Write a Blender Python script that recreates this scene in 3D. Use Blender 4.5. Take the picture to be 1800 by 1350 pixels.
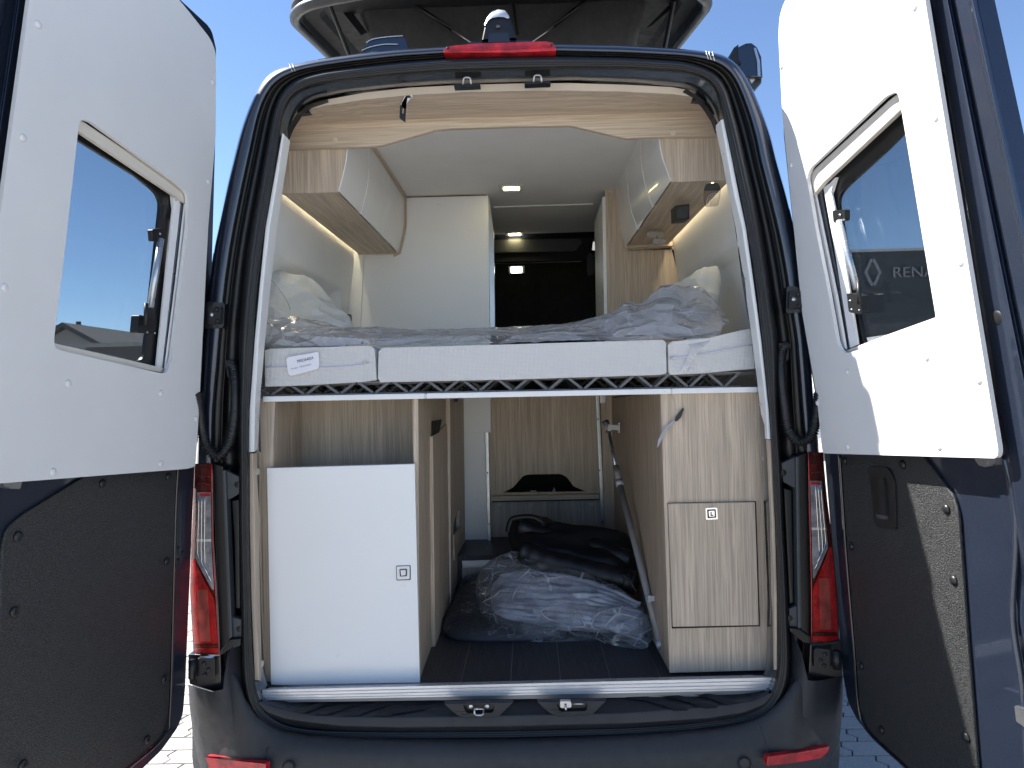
import bpy, bmesh, math, random
from math import radians, sin, cos, pi, sqrt
from mathutils import Vector, Matrix, noise
from mathutils.geometry import tessellate_polygon

for o in list(bpy.data.objects):
    bpy.data.objects.remove(o, do_unlink=True)
SC = bpy.context.scene
COL = SC.collection
random.seed(7)
V = Vector

# ------------------------------------------------------------------ camera
F_PX = 1220.0                       # focal length in photo pixels (photo 1800 x 1350)
CAM = V((0.055, -2.05, 1.60))
yc = V(((930 - 900) / F_PX, -(683 - 675) / F_PX, -1)).normalized()
zc = V((-sin(radians(1.45)), cos(radians(1.45)), 0))
zc = (zc - yc * zc.dot(yc)).normalized()
xc = yc.cross(zc)
ROT = Matrix((xc, yc, zc))
cam_data = bpy.data.cameras.new('camera')
cam_data.sensor_width = 36
cam_data.lens = F_PX / 1800 * 36
cam_data.clip_start = 0.05
cam_data.clip_end = 600
cam = bpy.data.objects.new('camera', cam_data)
cam.matrix_world = Matrix.Translation(CAM) @ ROT.to_4x4()
COL.objects.link(cam)
SC.camera = cam

# ------------------------------------------------------------------ world, sun, exposure
SUN_DIR = V((-1.0, 0.355, 1.30)).normalized()          # towards the sun
w = bpy.data.worlds.new('World')
SC.world = w
w.use_nodes = True
nt = w.node_tree
nt.nodes.clear()
sky = nt.nodes.new('ShaderNodeTexSky')
sky.sky_type = 'NISHITA'
sky.sun_disc = False
sky.sun_elevation = math.asin(SUN_DIR.z)
sky.sun_rotation = math.atan2(SUN_DIR.x, SUN_DIR.y)
sky.altitude = 2600
sky.air_density = 1.0
sky.dust_density = 0.1
sky.ozone_density = 3.0
bg = nt.nodes.new('ShaderNodeBackground')
bg.inputs['Strength'].default_value = 0.05
wo = nt.nodes.new('ShaderNodeOutputWorld')
nt.links.new(sky.outputs[0], bg.inputs[0])
nt.links.new(bg.outputs[0], wo.inputs[0])
sl = bpy.data.lights.new('sun', 'SUN')
sl.energy = 3.1
sl.angle = radians(0.53)
sl.color = (1.0, 0.955, 0.88)
so = bpy.data.objects.new('sun', sl)
so.rotation_euler = SUN_DIR.to_track_quat('Z', 'Y').to_euler()
so.location = (0, 0, 8)
COL.objects.link(so)
SC.view_settings.view_transform = 'Standard'
SC.view_settings.look = 'None'
SC.view_settings.exposure = 2.32
SC.view_settings.gamma = 1
SC.view_settings.use_curve_mapping = False
SC.render.engine = 'CYCLES'
SC.cycles.max_bounces = 10
SC.cycles.diffuse_bounces = 6
SC.cycles.glossy_bounces = 5
SC.cycles.transparent_max_bounces = 24
SC.cycles.transmission_bounces = 6
SC.cycles.sample_clamp_indirect = 6

# ------------------------------------------------------------------ ray helpers: a photo pixel meets a real plane
def ray(px, py):
    return (ROT @ V(((px - 900) / F_PX, -(py - 675) / F_PX, -1)))
class Pl:
    def __init__(s, o, n):
        s.o = V(o); s.n = V(n).normalized()
    def off(s, d):
        return Pl(s.o + s.n * d, s.n)
    def __call__(s, px, py):
        r = ray(px, py)
        return CAM + r * ((s.o - CAM).dot(s.n) / r.dot(s.n))
def PY(y): return Pl((0, y, 0), (0, 1, 0))
def PX(x): return Pl((x, 0, 0), (1 if x > 0 else -1, 0, 0))
def PZ(z): return Pl((0, 0, z), (0, 0, -1 if z < CAM.z else 1))
def P3(a, b, c):
    n = (b - a).cross(c - a).normalized()
    if n.dot(a - CAM) < 0: n = -n
    return Pl(a, n)
def proj(p):
    c = ROT.transposed() @ (V(p) - CAM)
    if c.z > -0.01: return None
    return 900 + F_PX * c.x / -c.z, 675 - F_PX * c.y / -c.z

# ------------------------------------------------------------------ materials
MATS = {}
def newmat(name):
    m = bpy.data.materials.new(name); m.use_nodes = True
    MATS[name] = m
    return m, m.node_tree, m.node_tree.nodes['Principled BSDF']
def setp(b, **k):
    names = dict(base='Base Color', rough='Roughness', metal='Metallic', spec='Specular IOR Level', coat='Coat Weight',
                 coatr='Coat Roughness', trans='Transmission Weight', ior='IOR', alpha='Alpha', emis='Emission Color', emiss='Emission Strength', sheen='Sheen Weight')
    for a, v in k.items():
        if a in ('base', 'emis') and len(v) == 3: v = (*v, 1)
        b.inputs[names[a]].default_value = v
def texco(t, scale=(1, 1, 1), rot=(0, 0, 0)):
    tc = t.nodes.new('ShaderNodeTexCoord'); mp = t.nodes.new('ShaderNodeMapping')
    mp.inputs['Scale'].default_value = scale; mp.inputs['Rotation'].default_value = rot
    t.links.new(tc.outputs['Object'], mp.inputs['Vector'])
    return mp.outputs['Vector']
def noise_n(t, vec, scale, detail=4, rough=0.55, dist=0.0):
    n = t.nodes.new('ShaderNodeTexNoise')
    n.inputs['Scale'].default_value = scale; n.inputs['Detail'].default_value = detail
    n.inputs['Roughness'].default_value = rough; n.inputs['Distortion'].default_value = dist
    if vec is not None: t.links.new(vec, n.inputs['Vector'])
    return n.outputs['Fac']
def ramp(t, fac, stops):
    r = t.nodes.new('ShaderNodeValToRGB')
    e = r.color_ramp.elements
    while len(e) < len(stops): e.new(0.5)
    for i, (p, c) in enumerate(stops):
        e[i].position = p; e[i].color = (*c, 1) if len(c) == 3 else c
    t.links.new(fac, r.inputs[0])
    return r.outputs[0]
def mixc(t, fac, a, b, mode='MIX'):
    n = t.nodes.new('ShaderNodeMix'); n.data_type = 'RGBA'; n.blend_type = mode
    if hasattr(fac, 'links') or not isinstance(fac, (int, float)): t.links.new(fac, n.inputs[0])
    else: n.inputs[0].default_value = fac
    for i, x in ((6, a), (7, b)):
        if isinstance(x, tuple): n.inputs[i].default_value = (*x, 1) if len(x) == 3 else x
        else: t.links.new(x, n.inputs[i])
    return n.outputs[2]
def math_n(t, op, a, b=None):
    n = t.nodes.new('ShaderNodeMath'); n.operation = op
    for i, x in ((0, a), (1, b)):
        if x is None: continue
        if isinstance(x, (int, float)): n.inputs[i].default_value = x
        else: t.links.new(x, n.inputs[i])
    return n.outputs[0]
def bump(t, b, h, strength, dist=0.001):
    n = t.nodes.new('ShaderNodeBump'); n.inputs['Strength'].default_value = strength
    n.inputs['Distance'].default_value = dist
    t.links.new(h, n.inputs['Height']); t.links.new(n.outputs[0], b.inputs['Normal'])
    return n

def plain(name, col, rough=0.5, var=0.06, bscale=None, bstr=0.2, bdist=0.0006, vscale=6, **k):
    m, t, b = newmat(name)
    setp(b, rough=rough, **k)
    v = texco(t)
    n = noise_n(t, v, vscale, 5)
    c0 = tuple(max(0, c * (1 - var)) for c in col); c1 = tuple(min(1, c * (1 + var)) for c in col)
    t.links.new(ramp(t, n, [(0.3, c0), (0.7, c1)]), b.inputs['Base Color'])
    n2 = noise_n(t, v, vscale * 5, 5)
    r = t.nodes.new('ShaderNodeMapRange'); r.inputs[1].default_value = 0.3; r.inputs[2].default_value = 0.7
    r.inputs[3].default_value = max(0.02, rough * 0.85); r.inputs[4].default_value = min(1, rough * 1.15)
    t.links.new(n2, r.inputs[0]); t.links.new(r.outputs[0], b.inputs['Roughness'])
    if bscale:
        bump(t, b, noise_n(t, v, bscale, 3), bstr, bdist)
    return m

def wood(name, axis='z', tint=(0.40, 0.325, 0.255), dark=0.55, rot=(0, 0, 0), contrast=1.0):
    m, t, b = newmat(name)
    def sc(a, l):
        s = [a, a, a]; s['xyz'.index(axis)] = l
        return tuple(s)
    v1 = texco(t, sc(1.0, 0.07), rot)
    warp = noise_n(t, v1, 5, 3, 0.5)
    fine = noise_n(t, texco(t, sc(1.0, 0.02), rot), 230, 3, 0.6)
    mid = noise_n(t, texco(t, sc(1.0, 0.035), rot), 55, 4, 0.6, 0.4)
    broad = noise_n(t, v1, 9, 2, 0.5, 0.8)
    wv = t.nodes.new('ShaderNodeTexWave'); wv.wave_type = 'RINGS'
    wv.rings_direction = axis.upper()
    wv.inputs['Scale'].default_value = 9; wv.inputs['Distortion'].default_value = 7
    wv.inputs['Detail'].default_value = 3; wv.inputs['Detail Scale'].default_value = 1.2
    t.links.new(texco(t, sc(1.0, 0.12), rot), wv.inputs['Vector'])
    hi = tuple(min(1, c * 1.22) for c in tint); lo = tuple(c * dark for c in tint)
    mi = tuple(c * 0.86 for c in tint)
    c1 = ramp(t, mid, [(0.33, mi), (0.62, hi)])
    c2 = mixc(t, math_n(t, 'MULTIPLY', wv.outputs['Fac'], 0.16 * contrast), c1, lo)
    c3 = mixc(t, ramp(t, fine, [(0.40, (0.55 * contrast,) * 3), (0.54, (0, 0, 0))]), c2, lo)
    c4 = mixc(t, ramp(t, broad, [(0.35, (0.0,) * 3), (0.7, (0.40,) * 3)]), c3, tuple(c * 0.80 for c in tint))
    t.links.new(c4, b.inputs['Base Color'])
    setp(b, rough=0.52, spec=0.35)
    bump(t, b, fine, 0.25, 0.0004)
    return m

OAK = dict(tint=(0.58, 0.475, 0.365), dark=0.55, contrast=1.1)
wood('oak_vertical', 'z', **OAK)
wood('oak_across', 'x', **OAK)
wood('oak_depth', 'y', **OAK)
wood('oak_diagonal', 'z', rot=(radians(-62), 0, 0), tint=(0.52, 0.41, 0.30), dark=0.5, contrast=1.4)
wood('oak_grey', 'z', tint=(0.50, 0.45, 0.385))
plain('oak_edge', (0.56, 0.48, 0.40), 0.55)
def floor_mat():
    m, t, b = newmat('black_laminate')
    fine = noise_n(t, texco(t, (1, 0.035, 1)), 190, 4, 0.65, 0.3)
    swirl = noise_n(t, texco(t, (1, 0.16, 1)), 17, 1, 0.4, 2.2)
    ln = math_n(t, 'FRACT', math_n(t, 'MULTIPLY', swirl, 16))
    ring = ramp(t, ln, [(0.0, (0.55,) * 3), (0.22, (0.0,) * 3), (0.9, (0.0,) * 3), (1.0, (0.55,) * 3)])
    base = ramp(t, fine, [(0.35, (0.012, 0.012, 0.016)), (0.68, (0.050, 0.049, 0.057))])
    t.links.new(mixc(t, ring, base, (0.085, 0.083, 0.092)), b.inputs['Base Color']); setp(b, rough=0.45)
    bump(t, b, fine, 0.5, 0.0006)
floor_mat()
plain('white_panel', (0.72, 0.72, 0.715), 0.55, 0.02, bscale=500, bstr=0.25, bdist=0.0004)
plain('white_laminate', (0.83, 0.835, 0.83), 0.32, 0.015, vscale=3)
plain('white_gloss', (0.76, 0.755, 0.74), 0.22, 0.01, vscale=3, coat=0.3)
plain('wall_fleece', (0.74, 0.75, 0.74), 0.9, 0.03, bscale=700, bstr=0.3, bdist=0.0005)
plain('ceiling_fleece', (0.76, 0.76, 0.74), 0.95, 0.03, bscale=600, bstr=0.3, bdist=0.0005)
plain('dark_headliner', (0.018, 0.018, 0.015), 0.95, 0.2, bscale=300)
plain('trim_white', (0.80, 0.81, 0.81), 0.35, 0.015)
plain('rail_white', (0.80, 0.80, 0.80), 0.35, 0.02)
plain('blind_beige', (0.66, 0.62, 0.55), 0.35, 0.02)
plain('black_plastic', (0.010, 0.0105, 0.012), 0.42, 0.15, bscale=900, bstr=0.25, bdist=0.0003)
plain('camera_black', (0.008, 0.008, 0.009), 0.4)
plain('bumper_plastic', (0.024, 0.026, 0.030), 0.58, 0.12, bscale=1100, bstr=0.3, bdist=0.0003)
plain('step_plastic', (0.015, 0.017, 0.022), 0.5, 0.12, bscale=800, bstr=0.3, bdist=0.0004)
plain('step_rib', (0.007, 0.008, 0.012), 0.6, 0.12)
plain('rubber', (0.010, 0.011, 0.013), 0.45, 0.2)
plain('rubber_glass', (0.012, 0.012, 0.013), 0.35, 0.2)
plain('gutter_black', (0.004, 0.004, 0.005), 0.35, 0.2)
plain('galvanised', (0.45, 0.46, 0.47), 0.32, 0.1, metal=0.9, vscale=20)
plain('chrome', (0.75, 0.75, 0.76), 0.12, 0.05, metal=1.0)
plain('satin_steel', (0.55, 0.56, 0.58), 0.3, 0.05, metal=0.9)
plain('gas_tube', (0.55, 0.60, 0.66), 0.28, 0.05, metal=0.7)
plain('slat_grey', (0.14, 0.14, 0.145), 0.45, 0.1)
plain('plank_joint', (0.30, 0.29, 0.28), 0.7)
plain('rod_grey', (0.30, 0.28, 0.26), 0.35, 0.08)
plain('clip_grey', (0.50, 0.50, 0.50), 0.4, 0.05)
plain('black_leather', (0.006, 0.006, 0.007), 0.5, 0.2, bscale=250, bstr=0.35, bdist=0.001)
plain('canvas', (0.045, 0.046, 0.048), 0.9, 0.15, bscale=900, bstr=0.5, bdist=0.0006, vscale=9)
plain('shell_grey', (0.035, 0.036, 0.038), 0.7, 0.06, spec=0.1)
plain('bracket_grey', (0.055, 0.06, 0.068), 0.45, 0.1)
plain('dark_mat', (0.03, 0.033, 0.04), 0.6, 0.3, bscale=60)
plain('lamp_case', (0.55, 0.55, 0.54), 0.4, 0.02)
plain('zip_lilac', (0.62, 0.62, 0.74), 0.6, 0.03)
plain('sticker', (0.80, 0.80, 0.86), 0.5, 0.02)
plain('ink', (0.03, 0.03, 0.05), 0.6, 0)
plain('ink_pale', (0.38, 0.38, 0.46), 0.6, 0)
plain('seam_thread', (0.80, 0.80, 0.78), 0.5, 0)
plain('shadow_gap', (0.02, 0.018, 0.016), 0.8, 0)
plain('strap_grey', (0.35, 0.35, 0.37), 0.6, 0.05)
plain('strap_pale', (0.62, 0.62, 0.64), 0.4, 0.05)
plain('wall_render', (0.30, 0.29, 0.28), 0.9, 0.1)
plain('roof_dark', (0.10, 0.095, 0.095), 0.8, 0.1)
plain('fascia_dark', (0.045, 0.047, 0.052), 0.5, 0.08)
plain('letter_grey', (0.50, 0.50, 0.50), 0.4, 0.02)
plain('sign_grey', (0.26, 0.26, 0.27), 0.4, 0.02)
plain('van_white', (0.6, 0.6, 0.6), 0.35, 0.05)

def paint(name, col, flake=0.5, rough=0.16, bmp=(3.0, 0.06, 0.02), brough=0.38):
    m, t, b = newmat(name)
    vo = t.nodes.new('ShaderNodeTexVoronoi'); vo.inputs['Scale'].default_value = 1400
    t.links.new(texco(t), vo.inputs['Vector'])
    c = ramp(t, vo.outputs['Color'], [(0.3, col), (0.95, tuple(min(1, x * 2.2) for x in col))])
    t.links.new(c, b.inputs['Base Color'])
    setp(b, metal=flake, rough=brough, coat=1.0, coatr=0.035)
    n = noise_n(t, texco(t), bmp[0], 2)
    bump(t, b, n, bmp[1], bmp[2])
    # dust
    return m
paint('navy_paint', (0.017, 0.024, 0.042), 0.6)
paint('jamb_paint', (0.10, 0.11, 0.12), 0.85, 0.16, (7.0, 0.5, 0.03), 0.18)
paint('inner_door_paint', (0.017, 0.024, 0.042), 0.5)
paint('black_gloss', (0.006, 0.007, 0.009), 0.1)

def alu():
    m, t, b = newmat('aluminium')
    n = noise_n(t, texco(t, (0.03, 1, 1)), 260, 3)
    t.links.new(ramp(t, n, [(0.3, (0.62, 0.63, 0.65)), (0.7, (0.80, 0.81, 0.83))]), b.inputs['Base Color'])
    setp(b, metal=0.45, rough=0.36)
    bump(t, b, n, 0.1, 0.0003)
alu()
def felt():                                   # glittering coarse-grained black door card
    m, t, b = newmat('door_card_black')
    n = noise_n(t, texco(t), 360, 2, 0.7)
    t.links.new(ramp(t, n, [(0.40, (0.005, 0.006, 0.0065)), (0.66, (0.062, 0.064, 0.066))]), b.inputs['Base Color'])
    setp(b, rough=0.36, spec=0.55)
    bump(t, b, n, 1.0, 0.003)
felt()
def fabric():
    m, t, b = newmat('mattress_knit')
    v = texco(t, (1, 1, 1))
    sx = t.nodes.new('ShaderNodeSeparateXYZ'); t.links.new(v, sx.inputs[0])
    k = 2 * pi / 0.0058
    a = math_n(t, 'SINE', math_n(t, 'MULTIPLY', math_n(t, 'ADD', sx.outputs[0], math_n(t, 'ADD', sx.outputs[2], sx.outputs[1])), k * 0.7))
    c = math_n(t, 'SINE', math_n(t, 'MULTIPLY', math_n(t, 'SUBTRACT', sx.outputs[0], math_n(t, 'ADD', sx.outputs[2], sx.outputs[1])), k * 0.7))
    h = math_n(t, 'MULTIPLY', a, c)
    t.links.new(ramp(t, h, [(0.0, (0.80, 0.79, 0.765)), (0.6, (0.90, 0.89, 0.875))]), b.inputs['Base Color'])
    setp(b, rough=0.95, sheen=0.1)
    bump(t, b, h, 0.9, 0.0016)
    m, t, b = newmat('pillow_cloth')
    v = texco(t)
    n = noise_n(t, v, 420, 3, 0.7); n2 = noise_n(t, v, 9, 4)
    t.links.new(ramp(t, n2, [(0.3, (0.64, 0.645, 0.60)), (0.7, (0.73, 0.735, 0.69))]), b.inputs['Base Color'])
    setp(b, rough=0.95)
    n3 = noise_n(t, v, 11, 3, 0.6, 1.2)
    bump(t, b, math_n(t, 'ADD', math_n(t, 'MULTIPLY', n, 0.12), n3), 0.9, 0.018)
    m, t, b = newmat('folded_cloth')
    v = texco(t)
    n2 = noise_n(t, v, 14, 4); n = noise_n(t, v, 300, 2)
    t.links.new(ramp(t, n2, [(0.3, (0.22, 0.225, 0.25)), (0.7, (0.58, 0.59, 0.64))]), b.inputs['Base Color'])
    setp(b, rough=0.6)
    bump(t, b, n, 0.3, 0.001)
fabric()
def film(name, tint, haze, gl=0.22, bs=20, crease_glint=0.35, stretch=(1, 1, 1)):
    m = bpy.data.materials.new(name); m.use_nodes = True; MATS[name] = m
    t = m.node_tree; t.nodes.clear()
    out = t.nodes.new('ShaderNodeOutputMaterial')
    tr = t.nodes.new('ShaderNodeBsdfTransparent'); tr.inputs[0].default_value = (*tint, 1)
    gs = t.nodes.new('ShaderNodeBsdfGlossy'); gs.inputs['Roughness'].default_value = 0.12
    df = t.nodes.new('ShaderNodeBsdfDiffuse'); df.inputs[0].default_value = (0.90, 0.90, 0.92, 1)
    tl = t.nodes.new('ShaderNodeBsdfTranslucent'); tl.inputs[0].default_value = (0.90, 0.90, 0.92, 1)
    a = t.nodes.new('ShaderNodeMixShader'); b_ = t.nodes.new('ShaderNodeMixShader'); c = t.nodes.new('ShaderNodeMixShader')
    a.inputs[0].default_value = 0.5
    t.links.new(df.outputs[0], a.inputs[1]); t.links.new(tl.outputs[0], a.inputs[2])
    b_.inputs[0].default_value = haze
    t.links.new(tr.outputs[0], b_.inputs[1]); t.links.new(a.outputs[0], b_.inputs[2])
    lw = t.nodes.new('ShaderNodeLayerWeight'); lw.inputs[0].default_value = gl
    t.links.new(gs.outputs[0], c.inputs[2])
    vv = texco(t, stretch)
    nz = t.nodes.new('ShaderNodeTexNoise'); nz.inputs['Scale'].default_value = bs * 0.5; nz.inputs['Detail'].default_value = 2
    t.links.new(vv, nz.inputs['Vector'])
    wv_ = mixc(t, 0.10, vv, nz.outputs['Color'], 'LINEAR_LIGHT')
    def edges(sc, width, amt):
        vo = t.nodes.new('ShaderNodeTexVoronoi'); vo.feature = 'DISTANCE_TO_EDGE'; vo.inputs['Scale'].default_value = sc
        t.links.new(wv_, vo.inputs['Vector'])
        return ramp(t, vo.outputs['Distance'], [(0.0, (amt,) * 3), (width, (amt * 0.25,) * 3), (width * 3, (0, 0, 0))])
    vc = t.nodes.new('ShaderNodeTexVoronoi'); vc.inputs['Scale'].default_value = bs
    t.links.new(wv_, vc.inputs['Vector'])
    vc2 = t.nodes.new('ShaderNodeTexVoronoi'); vc2.inputs['Scale'].default_value = bs * 2.3
    t.links.new(wv_, vc2.inputs['Vector'])
    bp = t.nodes.new('ShaderNodeBump'); bp.inputs['Strength'].default_value = 0.8; bp.inputs['Distance'].default_value = 0.5 / bs
    t.links.new(math_n(t, 'ADD', vc.outputs['Distance'], math_n(t, 'MULTIPLY', vc2.outputs['Distance'], 0.4)), bp.inputs['Height'])
    for s in (gs, df, lw): t.links.new(bp.outputs[0], s.inputs['Normal'])
    brk = ramp(t, noise_n(t, vv, bs * 0.9, 2), [(0.42, (0.0,) * 3), (0.6, (1.0,) * 3)])
    cr = math_n(t, 'MULTIPLY', edges(bs, 0.022, crease_glint), brk)  # creases whitened: glints off the folds put into the colour
    cr2 = math_n(t, 'MULTIPLY', edges(bs * 2.3, 0.02, crease_glint * 0.6), brk)
    patch = math_n(t, 'MULTIPLY', vc.outputs['Color'], haze * 0.9)
    hz = math_n(t, 'MINIMUM', math_n(t, 'ADD', math_n(t, 'ADD', cr, cr2), math_n(t, 'ADD', haze * 0.6, patch)), 0.85)
    t.links.new(hz, b_.inputs[0])
    t.links.new(math_n(t, 'MULTIPLY', lw.outputs['Fresnel'], 0.5), c.inputs[0])
    t.links.new(b_.outputs[0], c.inputs[1]); t.links.new(c.outputs[0], out.inputs[0])
film('poly_film', (0.97, 0.97, 0.98), 0.46, 0.28, 9, 0.7, (0.7, 1, 1.3))
film('poly_film_thick', (0.96, 0.96, 0.98), 0.16, 0.32, 9, 0.85, (0.6, 1, 1.2))
film('film_dark', (0.93, 0.93, 0.95), 0.04, 0.30, 14, 0.3)
def glass(name, tint, ior_blend=0.22, rough=0.02, haze=0.0):
    m = bpy.data.materials.new(name); m.use_nodes = True; MATS[name] = m
    t = m.node_tree; t.nodes.clear()
    out = t.nodes.new('ShaderNodeOutputMaterial')
    tr = t.nodes.new('ShaderNodeBsdfTransparent'); tr.inputs[0].default_value = (*tint, 1)
    gs = t.nodes.new('ShaderNodeBsdfGlossy'); gs.inputs['Roughness'].default_value = rough
    c = t.nodes.new('ShaderNodeMixShader')
    lw = t.nodes.new('ShaderNodeLayerWeight'); lw.inputs[0].default_value = ior_blend
    t.links.new(lw.outputs['Fresnel'], c.inputs[0])
    t.links.new(tr.outputs[0], c.inputs[1]); t.links.new(gs.outputs[0], c.inputs[2])
    t.links.new(c.outputs[0], out.inputs[0])
glass('tinted_acrylic', (0.755, 0.775, 0.785), 0.10)
glass('clear_plastic', (0.8, 0.8, 0.8), 0.3)
def lens(name, col, rough=0.12):
    m, t, b = newmat(name)
    v = texco(t)
    vo = t.nodes.new('ShaderNodeTexVoronoi'); vo.inputs['Scale'].default_value = 220
    t.links.new(v, vo.inputs['Vector'])
    n = noise_n(t, v, 30, 2)
    t.links.new(ramp(t, n, [(0.35, tuple(c * 0.5 for c in col)), (0.65, col)]), b.inputs['Base Color'])
    setp(b, rough=rough + 0.1, coat=0.5, coatr=0.08)
    bump(t, b, vo.outputs['Distance'], 0.35, 0.002)
lens('lens_red', (0.50, 0.012, 0.012))
lens('lens_dark_red', (0.10, 0.012, 0.007))
lens('lens_salmon', (0.42, 0.075, 0.055), 0.25)
lens('lens_clear', (0.33, 0.32, 0.33))
lens('lens_red_flat', (0.62, 0.02, 0.03), 0.3)
def emit(name, col, s):
    m, t, b = newmat(name)
    setp(b, base=(0.8, 0.8, 0.8), emis=col, emiss=s, rough=0.5)
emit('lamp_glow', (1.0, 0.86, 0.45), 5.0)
emit('lamp_glow_white', (1.0, 1.0, 0.95), 3.0)
emit('led_glow', (1.0, 0.86, 0.58), 7.0)

def paving(name, tex=False):
    m, t, b = newmat(name)
    v = texco(t)
    oi = t.nodes.new('ShaderNodeObjectInfo')
    n = noise_n(t, v, 120, 4, 0.7); n2 = noise_n(t, v, 3, 3)
    base = ramp(t, n, [(0.3, (0.32, 0.31, 0.292)), (0.7, (0.53, 0.51, 0.47))])
    c = mixc(t, math_n(t, 'MULTIPLY', n2, 0.45), base, (0.26, 0.24, 0.215))
    if tex:
        br = t.nodes.new('ShaderNodeTexBrick')
        br.inputs['Scale'].default_value = 1; br.inputs['Brick Width'].default_value = 0.225; br.inputs['Row Height'].default_value = 0.115
        br.inputs['Mortar Size'].default_value = 0.004
        t.links.new(v, br.inputs['Vector'])
        c = mixc(t, br.outputs['Fac'], c, (0.12, 0.11, 0.10))
    else:
        c = mixc(t, math_n(t, 'MULTIPLY', oi.outputs['Random'], 0.35), c, (0.22, 0.19, 0.20))
    t.links.new(c, b.inputs['Base Color']); setp(b, rough=0.9)
    bump(t, b, n, 0.7, 0.002)
paving('paving_stone'); paving('paving_far', True)
plain('joint_sand', (0.13, 0.115, 0.10), 0.95, 0.2, bscale=300)

# ------------------------------------------------------------------ object helpers
def thing(name, label, cat, loc=(0, 0, 0), group=None):
    o = bpy.data.objects.new(name, None); COL.objects.link(o)
    o.location = loc; o.empty_display_size = 0.1
    o['label'] = label; o['category'] = cat
    if group: o['group'] = group
    return o
def tag(o, label=None, cat=None, group=None, kind=None):
    for k, v_ in (('label', label), ('category', cat), ('group', group), ('kind', kind)):
        if v_: o[k] = v_
    return o
def wloc(o):
    p = V((0, 0, 0))
    while o is not None:
        p += o.location; o = o.parent
    return p
class MB:
    def __init__(s): s.v = []; s.f = []
    def add(s, vs, fs):
        k = len(s.v); s.v += [V(a) for a in vs]; s.f += [tuple(i + k for i in f) for f in fs]
        return s
    def box8(s, a, b):                           # two quads (4 points each), front a and back b
        return s.add(a + b, [(0, 1, 2, 3), (7, 6, 5, 4), (0, 4, 5, 1), (1, 5, 6, 2), (2, 6, 7, 3), (3, 7, 4, 0)])
    def box(s, x0, x1, y0, y1, z0, z1):
        a = [V((x0, y0, z0)), V((x1, y0, z0)), V((x1, y0, z1)), V((x0, y0, z1))]
        return s.box8(a, [p + V((0, y1 - y0, 0)) for p in a])
    def prism(s, pts, off, holes=()):
        off = V(off)
        loops = [list(pts)] + [list(h) for h in holes]
        flat = [p for l in loops for p in l]; n = len(flat)
        tris = tessellate_polygon(loops)
        # order so front faces away from offset
        fs = []
        for t3 in tris:
            a, b, c = [flat[i] for i in t3]
            if (b - a).cross(c - a).dot(off) > 0: t3 = (t3[0], t3[2], t3[1])
            fs.append(tuple(t3)); fs.append(tuple(i + n for i in reversed(t3)))
        k = 0
        for l in loops:
            m = len(l)
            for i in range(m):
                j = (i + 1) % m
                fs.append((k + i, k + j, n + k + j, n + k + i))
            k += m
        return s.add(flat + [p + off for p in flat], fs)
    def tube(s, path, r, n=10, cap=True, radii=None):
        pts = [V(p) for p in path]; rings = []
        up = V((0.13, 0.37, 0.92))
        for i, p in enumerate(pts):
            d = (pts[min(i + 1, len(pts) - 1)] - pts[max(i - 1, 0)]).normalized()
            a = d.cross(up)
            if a.length < 0.05: a = d.cross(V((1, 0, 0)))
            a.normalize(); b = d.cross(a)
            rr = radii[i] if radii else r
            rings.append([p + (a * cos(2 * pi * k / n) + b * sin(2 * pi * k / n)) * rr for k in range(n)])
        return s.loft(rings, True, cap)
    def loft(s, rings, closed=True, cap=False):
        n = len(rings[0]); vs = [p for r in rings for p in r]; fs = []
        for i in range(len(rings) - 1):
            for k in range(n if closed else n - 1):
                j = (k + 1) % n
                fs.append((i * n + k, i * n + j, (i + 1) * n + j, (i + 1) * n + k))
        if cap:
            fs.append(tuple(range(n - 1, -1, -1))); fs.append(tuple((len(rings) - 1) * n + k for k in range(n)))
        return s.add(vs, fs)
    def dome(s, c, n, r, h, seg=14, sx=1.0):
        n = V(n).normalized(); a = n.orthogonal().normalized(); b = n.cross(a)
        rings = []
        for t_ in (0, 0.35, 0.65, 0.88, 1.0):
            rr = r * cos(t_ * pi / 2 * 0.97); hh = h * sin(t_ * pi / 2)
            rings.append([V(c) + n * hh + (a * cos(2 * pi * k / seg) + b * sin(2 * pi * k / seg)) * rr for k in range(seg)])
        return s.loft(rings, True, True)
    def build(s, name, mat, parent=None, smooth=False, bev=0.0, seg=2, angle=35, sub=0, recalc=True):
        me = bpy.data.meshes.new(name)
        base = wloc(parent) if parent else V((0, 0, 0))
        me.from_pydata([tuple(p - base) for p in s.v], [], s.f)
        if recalc:
            bm = bmesh.new(); bm.from_mesh(me)
            bmesh.ops.remove_doubles(bm, verts=bm.verts, dist=1e-6)
            bmesh.ops.recalc_face_normals(bm, faces=bm.faces)
            bm.to_mesh(me); bm.free()
        o = bpy.data.objects.new(name, me); COL.objects.link(o)
        me.materials.append(MATS[mat])
        if smooth:
            me.shade_smooth()
        if bev:
            m = o.modifiers.new('bevel', 'BEVEL'); m.width = bev; m.segments = seg; m.limit_method = 'ANGLE'; m.angle_limit = radians(angle)
            m.harden_normals = False
            me.shade_smooth()
            wn = o.modifiers.new('wn', 'WEIGHTED_NORMAL'); wn.keep_sharp = True
        if sub:
            m = o.modifiers.new('sub', 'SUBSURF'); m.levels = sub; m.render_levels = sub; me.shade_smooth()
        if parent: o.parent = parent
        return o
def copyo(o, delta=(0, 0, 0), parent=None):
    c = o.copy(); COL.objects.link(c); c.location = o.location + V(delta)
    if parent: c.parent = parent
    return c
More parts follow.
